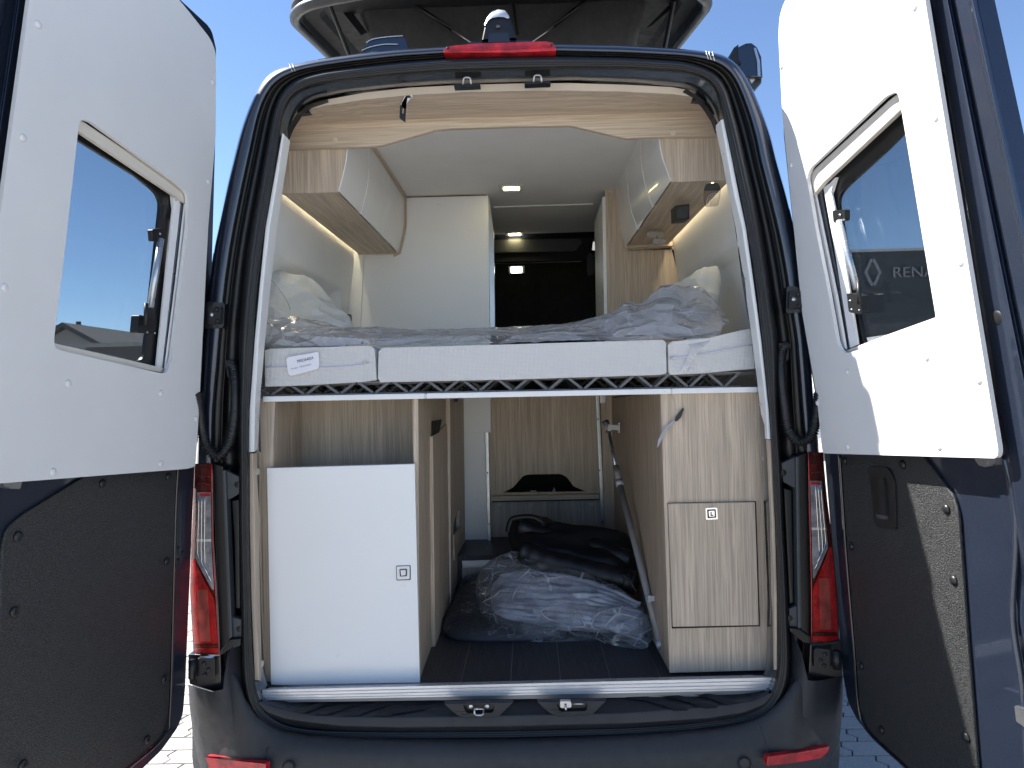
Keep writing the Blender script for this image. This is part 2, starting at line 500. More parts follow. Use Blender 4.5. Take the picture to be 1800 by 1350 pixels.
def rnd(pts, r, n=5):
    """round the corners of a pixel polygon; r one radius or a list"""
    out = []; m = len(pts)
    for i in range(m):
        p0, p, p2 = V(pts[i - 1]), V(pts[i]), V(pts[(i + 1) % m])
        rr = r[i] if isinstance(r, (list, tuple)) else r
        if rr <= 0: out.append(tuple(p)); continue
        a = (p0 - p); b = (p2 - p)
        la, lb = a.length, b.length
        k = min(rr, la * 0.48, lb * 0.48)
        A = p + a.normalized() * k; B = p + b.normalized() * k
        for j in range(n + 1):
            t = j / n
            q = A * (1 - t) ** 2 + p * 2 * t * (1 - t) + B * t * t
            out.append(tuple(q))
    return out
def U(pl, pts): return [pl(*p) for p in pts]
def slab(name, pl, pts, th, mat, parent=None, holes=(), bev=0.0, r=0, holer=0, dir=None, **k):
    if r: pts = rnd(pts, r)
    hs = [U(pl, rnd(h, holer) if holer else h) for h in holes]
    d = (pl.n if dir is None else V(dir)) * th
    return MB().prism(U(pl, pts), d, hs).build(name, mat, parent, bev=bev, **k)
def lerp(a, b, t): return a + (b - a) * t
def interp(line, y):
    """x of a pixel polyline at height y"""
    for (x0, y0), (x1, y1) in zip(line, line[1:]):
        if y0 <= y <= y1: return lerp(x0, x1, (y - y0) / (y1 - y0) if y1 != y0 else 0)
    return line[0][0] if y < line[0][1] else line[-1][0]
def interp_line(l, x):
    for (x0, y0), (x1, y1) in zip(l, l[1:]):
        if x0 <= x <= x1: return lerp(y0, y1, (x - x0) / (x1 - x0))
    return l[0][1] if x < l[0][0] else l[-1][1]
def catmull(pts, n=8):
    pts = [V(p) for p in pts]; out = []
    for i in range(len(pts) - 1):
        p0 = pts[max(i - 1, 0)]; p1 = pts[i]; p2 = pts[i + 1]; p3 = pts[min(i + 2, len(pts) - 1)]
        for j in range(n):
            t = j / n
            out.append(0.5 * ((2 * p1) + (p2 - p0) * t + (2 * p0 - 5 * p1 + 4 * p2 - p3) * t * t + (3 * p1 - p0 - 3 * p2 + p3) * t ** 3))
    out.append(pts[-1])
    return out
def text_mesh(name, s, size, mat, parent, origin, xdir, ydir, depth=0.002, sx=1.0):
    cu = bpy.data.curves.new(name, 'FONT'); cu.body = s; cu.size = size; cu.extrude = depth / 2
    o = bpy.data.objects.new(name, cu); COL.objects.link(o)
    dg = bpy.context.evaluated_depsgraph_get(); dg.update()
    me = bpy.data.meshes.new_from_object(o.evaluated_get(dg))
    bpy.data.objects.remove(o)
    x = V(xdir).normalized(); y = V(ydir); y = (y - x * y.dot(x)).normalized(); z = x.cross(y)
    base = wloc(parent) if parent else V((0, 0, 0))
    for v_ in me.vertices:
        c = v_.co; v_.co = V(origin) + x * c.x * sx + y * c.y + z * c.z - base
    me.materials.clear(); me.materials.append(MATS[mat])
    o = bpy.data.objects.new(name, me); COL.objects.link(o)
    if parent: o.parent = parent
    return o

# ------------------------------------------------------------------ key depths (metres from the rear face of the van)
YF = 0.13        # rear faces of the furniture
YW = 1.38        # bulkhead at the far side of the bed
ZFL = PY(YF)(900, 1192).z     # load floor
HZ_ = 1.6
print('floor z', ZFL, 'ceiling', PY(YW)(710, 345).z)

# ================================================================== GROUND
ground = thing  # placeholder name guard
gm = MB().add([(-90, -60, 0), (90, -60, 0), (90, 140, 0), (-90, 140, 0)], [(0, 1, 2, 3)])
ground = gm.build('ground', 'paving_far'); tag(ground, kind='structure')
PW, PH = 0.225, 0.1125
def paver_pts(x, y, g=0.003):
    zz = [(0, 0), (0.016, 0.33), (-0.016, 0.62), (0, 1)]
    L = [V((x + a + g, y + b * PH + (g if b == 0 else (-g if b == 1 else 0)), 0)) for a, b in zz]
    R = [V((x + PW + a - g, y + b * PH + (g if b == 0 else (-g if b == 1 else 0)), 0)) for a, b in zz]
    return L + R[::-1]
def paver_mesh(mb, x, y, h):
    p = paver_pts(x, y)
    c = sum(p, V((0, 0, 0))) / len(p)
    lo = [q + V((0, 0, 0.004)) for q in p]; mid = [q + V((0, 0, 0.026 + h)) for q in p]
    top = [c + (q - c) * 0.965 + V((0, 0, 0.030 + h)) for q in p]
    n = len(p)
    fs = []
    for i in range(n):
        j = (i + 1) % n
        fs += [(i, j, n + j, n + i), (n + i, n + j, 2 * n + j, 2 * n + i)]
    fs.append(tuple(2 * n + i for i in range(n)))
    mb.add(lo + mid + top, fs)
proto = []
for q in range(4):
    mb = MB(); paver_mesh(mb, 0, 0, q * 0.0008)
    o = mb.build('paving_stone', 'paving_stone', ground); proto.append(o)
vis = []; rest = []
for j in range(-26, 46):
    for i in range(-26, 30):
        x = i * PW + (PW / 2 if j % 2 else 0) + 0.02 * ((j * 7) % 3 - 1); y = j * PH
        q = proj((x + PW / 2, y + PH / 2, 0.03))
        inview = q and ((-20 < q[0] < 372) or (1270 < q[0] < 1640)) and 1130 < q[1] < 1400 and y < 3.2
        (vis if inview else rest).append((x, y))
vis = sorted(vis, key=lambda p: p[1])[:296]
first = [True] * 4
for n_, (x, y) in enumerate(vis):
    k = random.randrange(4)
    if first[k]: o = proto[k]; first[k] = False
    else: o = copyo(proto[k], parent=ground)
    o.location = (x, y, 0)
mb = MB()
for (x, y) in rest:
    paver_mesh(mb, x, y, random.random() * 0.002)
o = mb.build('paving_field', 'paving_stone', ground, recalc=False); tag(o, kind='stuff')
js = MB().add([(-6, -3.2, 0.012), (7, -3.2, 0.012), (7, 5.4, 0.012), (-6, 5.4, 0.012)], [(0, 1, 2, 3)]).build('joint_sand', 'joint_sand', ground)
tag(js, kind='stuff')

# ================================================================== THE VAN
van = thing('camper_van', 'dark blue camper van seen from behind with both rear doors open and pop-up roof raised', 'camper van', (0, 0, 0))

C0 = (905, 650)
O_ = [(880,78),(780,82),(700,87),(640,92.5),(580,101),(540,107),(500,116),(479,124),(466,136),(455,150),(445,170),(436,190),(428,212),(420,238),(400,320),(383.7,400),(377,430),(368,495),(363,533),(358,593),(350,720),(345,800),(336,950),(333,1080),(338,1160),(345,1290),(360,1420),(900,1440),(1470,1400),(1480,1290),(1476,1150),(1470,1080),(1462,950),(1442,800),(1432,720),(1422,598),(1418,554),(1411,489),(1406,438),(1395.5,400),(1383,345),(1364,278),(1355.5,240),(1342,201),(1326,161),(1313,135),(1298,113),(1283,101),(1267,94),(1244,90),(1176,84),(1087,79),(978,77)]
I1 = [(880,91),(780,94),(700,99),(620,108),(568,115.5),(524,124),(494,137),(479,149),(469,164),(458.5,186),(450,214),(441,257),(425,330),(411,400),(404,441),(396,496),(393,526),(386,585),(374,720),(372,800),(374,950),(381,1050),(387,1150),(395,1250),(430,1330),(600,1350),(900,1352),(1250,1342),(1390,1290),(1420,1220),(1427,1130),(1427,1050),(1425,950),(1418,800),(1411,720),(1401.5,598),(1395.5,560),(1386,507),(1384,489),(1376,444),(1367,400),(1352,340),(1336,278),(1329,240),(1318.5,203),(1304,163),(1289,132),(1274,117),(1259,109),(1230,102),(1200,98),(1100,93),(978,90)]
S1 = [(900,99),(780,103),(700,109),(620,118),(568,125),(527,135.5),(509,146),(494,161),(485,181.5),(479,202),(469,257),(455,330),(442,400),(435,444),(429,496),(424.5,548),(421,598),(420,720),(420,809),(420,918),(423,1050),(424,1117),(425,1177),(427,1204),(430,1232),(440,1258),(454,1272),(476,1285),(505,1294),(541,1300),(570,1302),(740,1303),(900,1302),(1100,1296),(1218,1288),(1290,1278),(1337,1267),(1367,1246),(1384,1217),(1390,1183),(1389,1139),(1386,1094),(1385,1050),(1377,918),(1374,824),(1369,764),(1366,720),(1367,598),(1363,567),(1357,527),(1351,483),(1344,440),(1337,400),(1325,340),(1310,278),(1298,228),(1289,195.5),(1280,163),(1270,142),(1259,130),(1244,121.5),(1222,113),(1200,107),(1100,101),(1000,99)]
S2 = [(880,124),(780,127),(700,133),(620,141),(568,147),(546,152),(524,162),(509,175.5),(501,193),(495.5,213),(489.6,258),(478,330),(466,400),(458.5,462),(451,533),(447,598),(438,720),(438,809),(438,918),(441,1050),(444,1139),(447,1195),(450,1213),(456,1232),(469,1250),(490,1265),(512,1275),(570,1281),(700,1283),(900,1281),(1100,1276),(1200,1270),(1300,1257),(1340,1240),(1358,1215),(1367,1177),(1368,1094),(1367,1050),(1363,918),(1357,809),(1355,772),(1352,720),(1339,598),(1330,518.5),(1321.5,459),(1312,400),(1300,340),(1287,278),(1272.6,210),(1267,190),(1264,169),(1255,151),(1241,139),(1222,131),(1200,126),(1100,121),(1000,121)]
J_ = [(880,145),(780,148),(700,153),(620,162),(574,170),(545,178),(530,192),(520,210),(509,238),(500,300),(484,400),(470,520),(464,598),(456,720),(456,809),(456,918),(459,1050),(463,1150),(468,1205),(480,1228),(600,1240),(900,1240),(1200,1228),(1330,1210),(1347,1180),(1349,1050),(1344,918),(1338,800),(1335,720),(1321,598),(1305,500),(1292,400),(1268,278),(1262,220),(1252,196),(1241.5,180),(1221,160),(1200,153),(1100,145),(1000,142)]
def polar(poly, ang):
    dx, dy = cos(ang), sin(ang); best = None
    m = len(poly)
    for i in range(m):
        x0, y0 = poly[i][0] - C0[0], poly[i][1] - C0[1]; x1, y1 = poly[(i + 1) % m][0] - C0[0], poly[(i + 1) % m][1] - C0[1]
        ex, ey = x1 - x0, y1 - y0
        den = dx * ey - dy * ex
        if abs(den) < 1e-9: continue
        t = (x0 * ey - y0 * ex) / den; u = (x0 * dy - y0 * dx) / den
        if t > 0 and -1e-6 <= u <= 1 + 1e-6:
            if best is None or t < best: best = t
    return (C0[0] + dx * best, C0[1] + dy * best)
NA = 400
def smoothing(poly):
    r = [polar(poly, 2 * pi * k / NA) for k in range(NA)]
    for _ in range(2):
        r = [((r[k - 1][0] + 2 * r[k][0] + r[(k + 1) % NA][0]) / 4, (r[k - 1][1] + 2 * r[k][1] + r[(k + 1) % NA][1]) / 4) for k in range(NA)]
    return r
RO, RI1, RS1, RS2, RJ = map(smoothing, (O_, I1, S1, S2, J_))
def mixr(a, b, t): return [(lerp(p[0], q[0], t), lerp(p[1], q[1], t)) for p, q in zip(a, b)]
def ring3(r, y): pl = PY(y); return [pl(*p) for p in r]
def arc_idx(test):
    """consecutive ring indices passing test, as one open run"""
    ok = [test(RS1[k]) for k in range(NA)]
    st = next(k for k in range(NA) if ok[k] and not ok[k - 1])
    out = []
    k = st
    while ok[k % NA] and len(out) < NA: out.append(k % NA); k += 1
    return out
up = arc_idx(lambda p: p[1] < 812)
def sub_(ring, idx): return [ring[k] for k in idx]
# painted rear frame: rounded outer band
seq = [(RO, 0, 0.16), (RO, 0, 0.055), (mixr(RO, RI1, 0.06), 0, 0.028), (mixr(RO, RI1, 0.2), 0, 0.010), (mixr(RO, RI1, 0.5), 0, 0.0), (mixr(RO, RI1, 0.85), 0, 0.002), (RI1, 0, 0.006), (mixr(RI1, RS1, 0.04), 0, 0.03)]
ro3 = ring3(RO, 0.055)
rings = []
for r, _, y in seq:
    if y == 0.16:
        rings.append([V((ro3[k].x, 0.16, ro3[k].z)) for k in up])
    else: rings.append([PY(y)(*r[k]) for k in up])
rings.insert(0, [V((ro3[k].x * 0.995, 5.6, ro3[k].z)) for k in up])
MB().loft(rings, False).build('body_shell', 'navy_paint', van, smooth=True)
lower_sides = MB()
for sgn, k in ((-1, up[0]), (1, up[-1])):
    p = ro3[k]
    lower_sides.box(min(p.x, p.x - 0.03 * (1 if p.x > 0 else -1)), max(p.x, p.x - 0.03 * (1 if p.x > 0 else -1)), 0.16, 5.6, 0.35, p.z)
lower_sides.build('side_panel', 'navy_paint', van)
# black gutter behind the hinges, down to the tail lights
g = arc_idx(lambda p: p[1] < 1235)
gr = [[PY(0.03)(*mixr(RI1, RS1, 0.03)[k]) for k in g],
      [PY(0.045)(*mixr(RI1, RS1, 0.20)[k]) for k in g],
      [PY(0.036)(*mixr(RI1, RS1, 0.34)[k]) for k in g],
      [PY(0.036)(*mixr(RI1, RS1, 0.38)[k]) for k in g],
      [PY(0.06)(*mixr(RI1, RS1, 0.45)[k]) for k in g],
      [PY(0.06)(*mixr(RI1, RS1, 0.95)[k]) for k in g],
      [PY(0.02)(*RS1[k]) for k in g]]
MB().loft(gr, False).build('door_gutter', 'gutter_black', van, smooth=True)
# rubber seal, all round, grooved
prof = [(0.0, 0.02), (0.03, 0.004), (0.12, -0.008), (0.28, -0.013), (0.42, -0.012), (0.46, -0.007), (0.50, -0.012), (0.62, -0.010), (0.66, -0.004), (0.70, -0.008), (0.82, -0.002), (0.93, 0.008), (1.0, 0.02), (1.02, 0.04)]
MB().loft([ring3(mixr(RS1, RS2, t), y) for t, y in prof], True).build('door_seal', 'rubber', van, smooth=True)
# painted jamb inside the seal with pressed steps
jr = [(RS2, 0.025), (mixr(RS2, RJ, 0.15), 0.035), (mixr(RS2, RJ, 0.5), 0.045), (mixr(RS2, RJ, 0.8), 0.07), (RJ, 0.09)]
MB().loft([ring3(r, y) for r, y in jr], True).build('door_jamb', 'jamb_paint', van, smooth=True)
# black edging in the upper corners between jamb and wood
def strip(name, a, b, mat, parent, ya, yb, yc_=None, c=None, bev=0):
    """sheet between pixel lines a (depth ya) and b (depth yb), optional third line c"""
    rings = [U(PY(ya), a), U(PY(yb), b)]
    if c: rings.append(U(PY(yc_), c))
    return MB().loft(rings, False).build(name, mat, parent, smooth=False)
def grey_corner(pts_o, pts_i):
    strip('jamb_corner', pts_o, pts_i, 'black_plastic', van, 0.055, 0.085)
grey_corner([(576,174),(545,183),(522,200),(508,222),(500,240)], [(578,180),(548,190),(531,204),(516,228),(506,252)])
grey_corner([(1206,156),(1222,165),(1244,188),(1256,206),(1266,226)], [(1200,162),(1218,172),(1236,192),(1250,214),(1258,236)])
for pts in ([(528,196),(538,188),(546,198),(525,201)], [(1221,165),(1216,177),(1240,180),(1232,172)]):
    slab('corner_bracket', PY(0.084), pts, 0.02, 'black_plastic', van)
# striker hooks at the top of the opening
for cx, cy in ((821, 143), (945, 139)):
    st = slab('door_striker', PY(0.035), [(cx - 23, cy + 5), (cx + 23, cy + 3), (cx + 23, cy + 7), (cx - 23, cy + 9)], 0.03, 'black_plastic', van)
    pl = PY(0.03)
    MB().tube([pl(cx - 7, cy + 5), pl(cx - 6, cy - 5), pl(cx - 3, cy - 7), pl(cx + 3, cy - 7), pl(cx + 6, cy - 5), pl(cx + 7, cy + 5)], 0.0028, 8).build('striker_loop', 'satin_steel', st, smooth=True)
# body joints scratched across the roof corners
for (a, b) in (((508,112),(514,126)), ((513,111),(519,125)), ((1241,90),(1245,104)), ((1246,91),(1250,105)), ((1252,92),(1256,107))):
    MB().tube([PY(0.012)(*a), PY(-0.004)(lerp(a[0], b[0], .5), lerp(a[1], b[1], .5)), PY(0.0)(*b)], 0.0009, 6).build('sealant_seam', 'satin_steel', van)

# white side trims over the jambs
def trim3(name, o_, f_, i_, mat, y0, y1, y2, bev=0.003):
    m = MB()
    a = U(PY(y0), o_); b = U(PY(y1), f_); c = U(PY(y2), i_)
    bk = [p + V((0, 0.05, 0)) for p in a]
    m.loft([bk, a, b, c], False)
    return m.build(name, mat, van, bev=bev, angle=20)
trim3('jamb_trim', [(495.5,233),(480,320),(466,400),(456,500),(447,598),(441,680),(438,720),(437,795)], [(499,236),(487,320),(474,400),(463,500),(455,598),(450,680),(448,720),(447,794)], [(510,248),(499,320),(487,400),(476,500),(466,598),(459,680),(456.5,720),(453.5,790)], 'trim_white', 0.015, 0.015, 0.075)
trim3('jamb_trim', [(1272.6,209),(1287,278),(1299,340),(1312,400),(1326,500),(1339,598),(1352,720),(1355.5,772)], [(1267,211),(1278.5,278),(1290,340),(1304.5,400),(1319,500),(1332.6,598),(1346.7,720),(1349,772)], [(1257,222),(1269,278),(1280,340),(1293,400),(1309,500),(1322,598),(1337,720),(1342,770)], 'trim_white', 0.015, 0.015, 0.075)
trim3('lower_trim', [(438,797),(438,918),(441,1050),(447,1195)], [(445,797),(447,918),(450,1050),(456,1196)], [(459,794),(460,918),(462,1050),(467,1203)], 'oak_vertical', 0.022, 0.022, 0.12)
trim3('lower_trim', [(1356,774),(1363,918),(1367,1050),(1367,1177)], [(1350,773),(1357,918),(1361,1050),(1362,1177)], [(1336,771),(1343,918),(1346,1050),(1350,1180)], 'oak_vertical', 0.022, 0.022, 0.12)
for px, py, y in ((484,326,.045),(467,513,.05),(453,737,.05),(1273,270,.045),(1311,489,.05),(1337,711,.05)):
    MB().dome(PY(y)(px, py), (0, -1, 0), 0.004, 0.002).build('screw_cap', 'clip_grey', van, smooth=True)
for px, py in ((453,829),(461,1167),(1343,806),(1353,1149)):
    MB().dome(PY(0.068)(px, py), (1.0 if px < 900 else -1.0, -0.12, 0), 0.011, 0.0006, 18).build('screw_cover', 'oak_edge', van, smooth=True)

# ---- sill profile
sill = thing  # silence
szt = PY(0.04)
s0 = [szt(461, 1213), szt(1356, 1191)]
s1 = [szt(461, 1231), szt(1357, 1213)]
top0 = [PY(0.115)(484, 1207), PY(0.115)(1340, 1186)]
m = MB()
nz = [0, .22, .26, .30, .52, .56, .60, .80, .84, .88, 1]; ny = [0, 0, .003, 0, 0, .003, 0, 0, .003, 0, 0]
rings = [[p + V((0, 0, 0)) for p in top0]]
for a, d in zip(nz, ny):
    rings.append([s0[0].lerp(s1[0], a) + V((0, d, 0)), s0[1].lerp(s1[1], a) + V((0, d, 0))])
rings.append([p + V((0, 0.05, 0)) for p in s1])
sillo = m.loft(rings, False).build('sill_profile', 'aluminium', van, recalc=True)
for k in range(12):
    t = (k + 0.4) / 12
    c = (s0[0].lerp(s0[1], t) + top0[0].lerp(top0[1], t)) / 2
    MB().dome(c + V((0, 0, 0.0005)), (0, -0.3, 1), 0.004, 0.0015, 10).build('screw', 'satin_steel', sillo)

# ---- load floor with laminate planks
flo = MB().box(-0.86, 0.86, 0.05, 4.9, ZFL - 0.03, ZFL - 0.0025).build('load_floor', 'plank_joint', van)
xs = []
x = -0.80
for i, wdt in enumerate([0.155] * 11):
    x1 = x + wdt
    y0 = 0.112
    for seg_end in ((1.10 + 0.23 * (i % 3)), 2.6):
        MB().box(x + 0.0011, x1 - 0.0011, y0, min(seg_end, 1.36), ZFL - 0.0024, ZFL).build('floor_plank', 'black_laminate', flo)
        y0 = seg_end + 0.0016
        if y0 > 1.3: break
    x = x1
# ---- black plastic entry step
step = MB()
zt = PY(0.02)(900, 1232).z
front = [(452,1236),(470,1252),(500,1263),(540,1269),(600,1276),(700,1279),(900,1277),(1100,1272),(1250,1262),(1310,1252),(1345,1238),(1360,1220)]
mid_ = [(462,1232),(472,1238),(505,1248),(550,1256),(600,1259),(700,1260),(820,1259),(900,1257),(1100,1253),(1250,1242),(1320,1232),(1350,1218)]
back = [(460,1226),(475,1228),(510,1230),(550,1231),(600,1230),(700,1228),(820,1226),(900,1224),(1100,1219),(1250,1215),(1320,1213),(1356,1208)]
f3 = U(PY(-0.012), [front[i] for i in range(12)]); m3 = U(PY(-0.005), mid_); b3 = U(PY(0.07), back)
fr2 = [p + V((0, 0.02, -0.03)) for p in f3]
stepo = step.loft([fr2, f3, m3, b3, [p + V((0, 0.03, 0.03)) for p in b3]], False).build('entry_step', 'step_plastic', van, bev=0.004, angle=15)
def on_step(px, py):
    # point just above the step tread (between mid and back lines)
    m_y = interp_line(mid_, px); b_y = interp_line(back, px)
    t = (py - b_y) / (m_y - b_y)
    return PY(lerp(0.07, -0.005, t) - 0.006)(px, py)
ribs = [[(516,1252),(533,1254),(553,1247),(576,1239),(607,1232),(575,1233),(552,1239),(530,1246)],
        [(551,1255),(573,1257),(596,1249),(625,1239),(665,1232),(628,1232),(598,1238),(570,1247)],
        [(603,1258),(628,1258),(648,1250),(680,1240),(720,1233),(690,1233),(655,1236),(625,1247)],
        [(657,1258),(685,1259),(692,1255),(745,1247),(757,1241),(700,1241),(745,1236),(760,1233),(715,1235),(680,1243)],
        [(1300,1236),(1280,1240),(1255,1230),(1225,1222),(1200,1219),(1228,1218),(1258,1223)],
        [(1262,1244),(1240,1246),(1213,1235),(1180,1226),(1145,1222),(1180,1221),(1218,1229)],
        [(1210,1249),(1185,1250),(1165,1240),(1135,1231),(1100,1226),(1135,1225),(1175,1234)]]
for rb in ribs:
    m = MB().prism([on_step(*p) for p in rb], V((0, 0.004, 0.001)))
    m.build('tread_rib', 'step_rib', stepo)
for cx, cy, turn in ((842, 1249, 0), (1006, 1246, 1)):
    pl = PY(-0.016)
    hood = [(cx-62,cy-12),(cx+60,cy-14),(cx+44,cy+2),(cx+36,cy+10),(cx+22,cy+13),(cx-24,cy+14),(cx-38,cy+9),(cx-48,cy+1)]
    lr = slab('latch_recess', PY(-0.014), hood, 0.02, 'step_plastic', stepo, holes=[rnd([(cx-28,cy-9),(cx+27,cy-10),(cx+25,cy+4),(cx-22,cy+5)], 5)], bev=0.003)
    slab('recess_back', PY(0.0), [(cx-32,cy-12),(cx+31,cy-13),(cx+29,cy+8),(cx-26,cy+9)], 0.004, 'gutter_black', stepo)
    pl = PY(-0.022)
    if not turn:
        MB().tube([pl(cx-8,cy-3),pl(cx-8,cy+6),pl(cx-4,cy+8),pl(cx+4,cy+8),pl(cx+8,cy+6),pl(cx+8,cy-3),pl(cx-8,cy-3)], 0.0032, 8).build('lock_striker', 'satin_steel', stepo, smooth=True)
        for dx in (-14, 14): MB().dome(PY(-0.004)(cx+dx, cy-7), (0,-1,0), 0.007, 0.002).build('recess_bolt', 'satin_steel', stepo)
    else:
        slab('lock_striker', pl, rnd([(cx-22,cy-13),(cx-2,cy-13),(cx-1,cy-2),(cx-21,cy-1)], 4), 0.014, 'satin_steel', stepo, bev=0.002)
        MB().tube([pl(cx-12,cy-8), PY(-0.03)(cx-11,cy+3)], 0.0035, 10).build('striker_pin', 'satin_steel', stepo, smooth=True)
        MB().tube([PY(-0.006)(cx, cy-9), PY(-0.006)(cx+24, cy-9)], 0.0035, 8).build('recess_bar', 'satin_steel', stepo, smooth=True)
for px, py in ((597,1250),(1214,1240)):
    slab('step_button', PY(0.018), rnd([(px-5,py-2),(px+5,py-2.4),(px+4,py+3),(px-6,py+3)], 1.5), 0.004, 'gutter_black', stepo)
for px, y0 in ((586,1298),(906,1299),(1228,1285)):
    slab('seal_clip', PY(-0.02), [(px-10,y0-1),(px+10,y0-1.5),(px+10,y0+4),(px-10,y0+4)], 0.012, 'gutter_black', van)

# ---- bumper
def bumper():
    # cross sections along the bumper: pixel x, with top/bevel/face/bottom lines
    xs_ = [338,350,365,385,405,430,470,520,700,900,1100,1250,1300,1345,1380,1410,1435,1455,1468,1476]
    m = MB(); rings = []
    for x in xs_:
        e = min(1, (x - 338) / 90, (1476 - x) / 70)
        e = max(0, e)
        yy = lerp(0.10, -0.05, sin(e * pi / 2))
        if x < 430: ty = interp_line([(338,1206),(374,1217),(395,1210),(400,1140),(430,1138)], x)
        elif x > 1380: ty = interp_line([(1380,1170),(1408,1160),(1418,1195),(1440,1198),(1480,1191)], x)
        else: ty = interp_line([(430,1240),(480,1282),(541,1297),(740,1299),(900,1298),(1100,1292),(1218,1284),(1290,1274),(1337,1262),(1380,1225)], x)
        ln = interp_line([(338,1330),(520,1338),(900,1340),(1250,1334),(1476,1318)], x)
        sh = interp_line([(338,1300),(470,1316),(900,1322),(1250,1314),(1476,1290)], x)
        r = [PY(yy + 0.10)(x, ty - 3), PY(yy + 0.03)(x, ty), PY(yy + 0.012)(x, ty + 6), PY(yy)(x, lerp(ty, sh, 0.6)), PY(yy - 0.01)(x, sh), PY(yy - 0.022)(x, ln)]
        lowz = r[-1]
        r.append(V((lowz.x, lowz.y - 0.004, 0.50))); r.append(V((lowz.x, lowz.y + 0.02, 0.36))); r.append(V((lowz.x, lowz.y + 0.12, 0.33)))
        rings.append(r)
    return m.loft(rings, False).build('bumper', 'bumper_plastic', van, smooth=True, bev=0.0, sub=1)
bump_o = bumper()
# corner caps of the bumper rising beside the opening (vertical shoulders)
def shoulder(pts_lists, name='bumper_corner'):
    rings = [[PY(y)(px, py) for px, py in l] for y, l in pts_lists]
    return MB().loft(rings, False).build(name, 'bumper_plastic', van, smooth=True)
ysl = [0,1,2,3,4,5]
shoulder([(0.16, [(331,1204),(333,1240),(339,1290),(350,1345),(362,1400)]),
          (0.05, [(331,1203),(333,1240),(339,1290),(350,1345),(362,1400)]),
          (0.00, [(345,1208),(347,1245),(353,1290),(364,1345),(376,1400)]),
          (-0.035, [(374,1216),(378,1250),(390,1290),(410,1330),(440,1400)]),
          (-0.045, [(392,1212),(397,1250),(411,1290),(440,1320),(480,1400)]),
          (-0.03, [(400,1150),(406,1220),(425,1270),(470,1310),(520,1400)]),
          (0.01, [(418,1120),(424,1190),(436,1255),(480,1290),(530,1330)]),
          (0.05, [(426,1115),(432,1190),(445,1250),(490,1280),(540,1310)])])
shoulder([(0.16, [(1482,1189),(1481,1240),(1477,1290),(1464,1345),(1450,1400)]),
          (0.05, [(1482,1188),(1481,1240),(1477,1290),(1464,1345),(1450,1400)]),
          (0.00, [(1470,1190),(1470,1245),(1464,1290),(1450,1340),(1436,1400)]),
          (-0.035, [(1438,1198),(1434,1250),(1424,1290),(1400,1325),(1370,1400)]),
          (-0.045, [(1420,1196),(1414,1250),(1400,1288),(1375,1312),(1340,1400)]),
          (-0.03, [(1410,1150),(1404,1220),(1388,1262),(1350,1296),(1310,1400)]),
          (0.01, [(1392,1108),(1392,1180),(1378,1245),(1340,1275),(1300,1320)]),
          (0.05, [(1386,1100),(1386,1180),(1370,1240),(1330,1266),(1290,1300)])])
for pts, q3 in (([(361,1331),(376,1333),(400,1336),(440,1340),(467,1343),(467,1372),(374,1372)], ((361,1331,-0.030),(467,1343,-0.090),(420,1390,-0.068))),
                ([(1350,1330),(1400,1323),(1459,1312),(1456,1322),(1444,1333),(1400,1341),(1349,1347)], ((1350,1330,-0.092),(1459,1312,-0.035),(1400,1370,-0.070)))):
    q3 = [PY(y - 0.016)(px, py) for px, py, y in q3]
    rf = slab('reflector', P3(*q3), pts, 0.02, 'lens_red_flat', bump_o, bev=0.002)
for px, py in ((507,1349),(1309,1342)):
    pl = PY(-0.078)
    c = pl(px, py)
    MB().dome(c, (0, -1, 0.1), 0.016, 0.002, 24).build('parking_sensor', 'bumper_plastic', bump_o, smooth=True)
    rr = [c + V((cos(a) * 0.018, -0.0005, sin(a) * 0.018)) for a in [2 * pi * k / 24 for k in range(25)]]
    MB().tube(rr, 0.001, 6).build('sensor_ring', 'gutter_black', bump_o)
for a, b in (((481,1300),(467,1320)), ((1335,1272),(1350,1318))):
    MB().tube([PY(-0.046)(*a), PY(-0.055)(lerp(a[0],b[0],.5), lerp(a[1],b[1],.5)), PY(-0.068)(*b), PY(-0.074)(b[0]+1 if a[0]<900 else b[0]-1, b[1]+45)], 0.0013, 6).build('bumper_joint', 'gutter_black', bump_o)

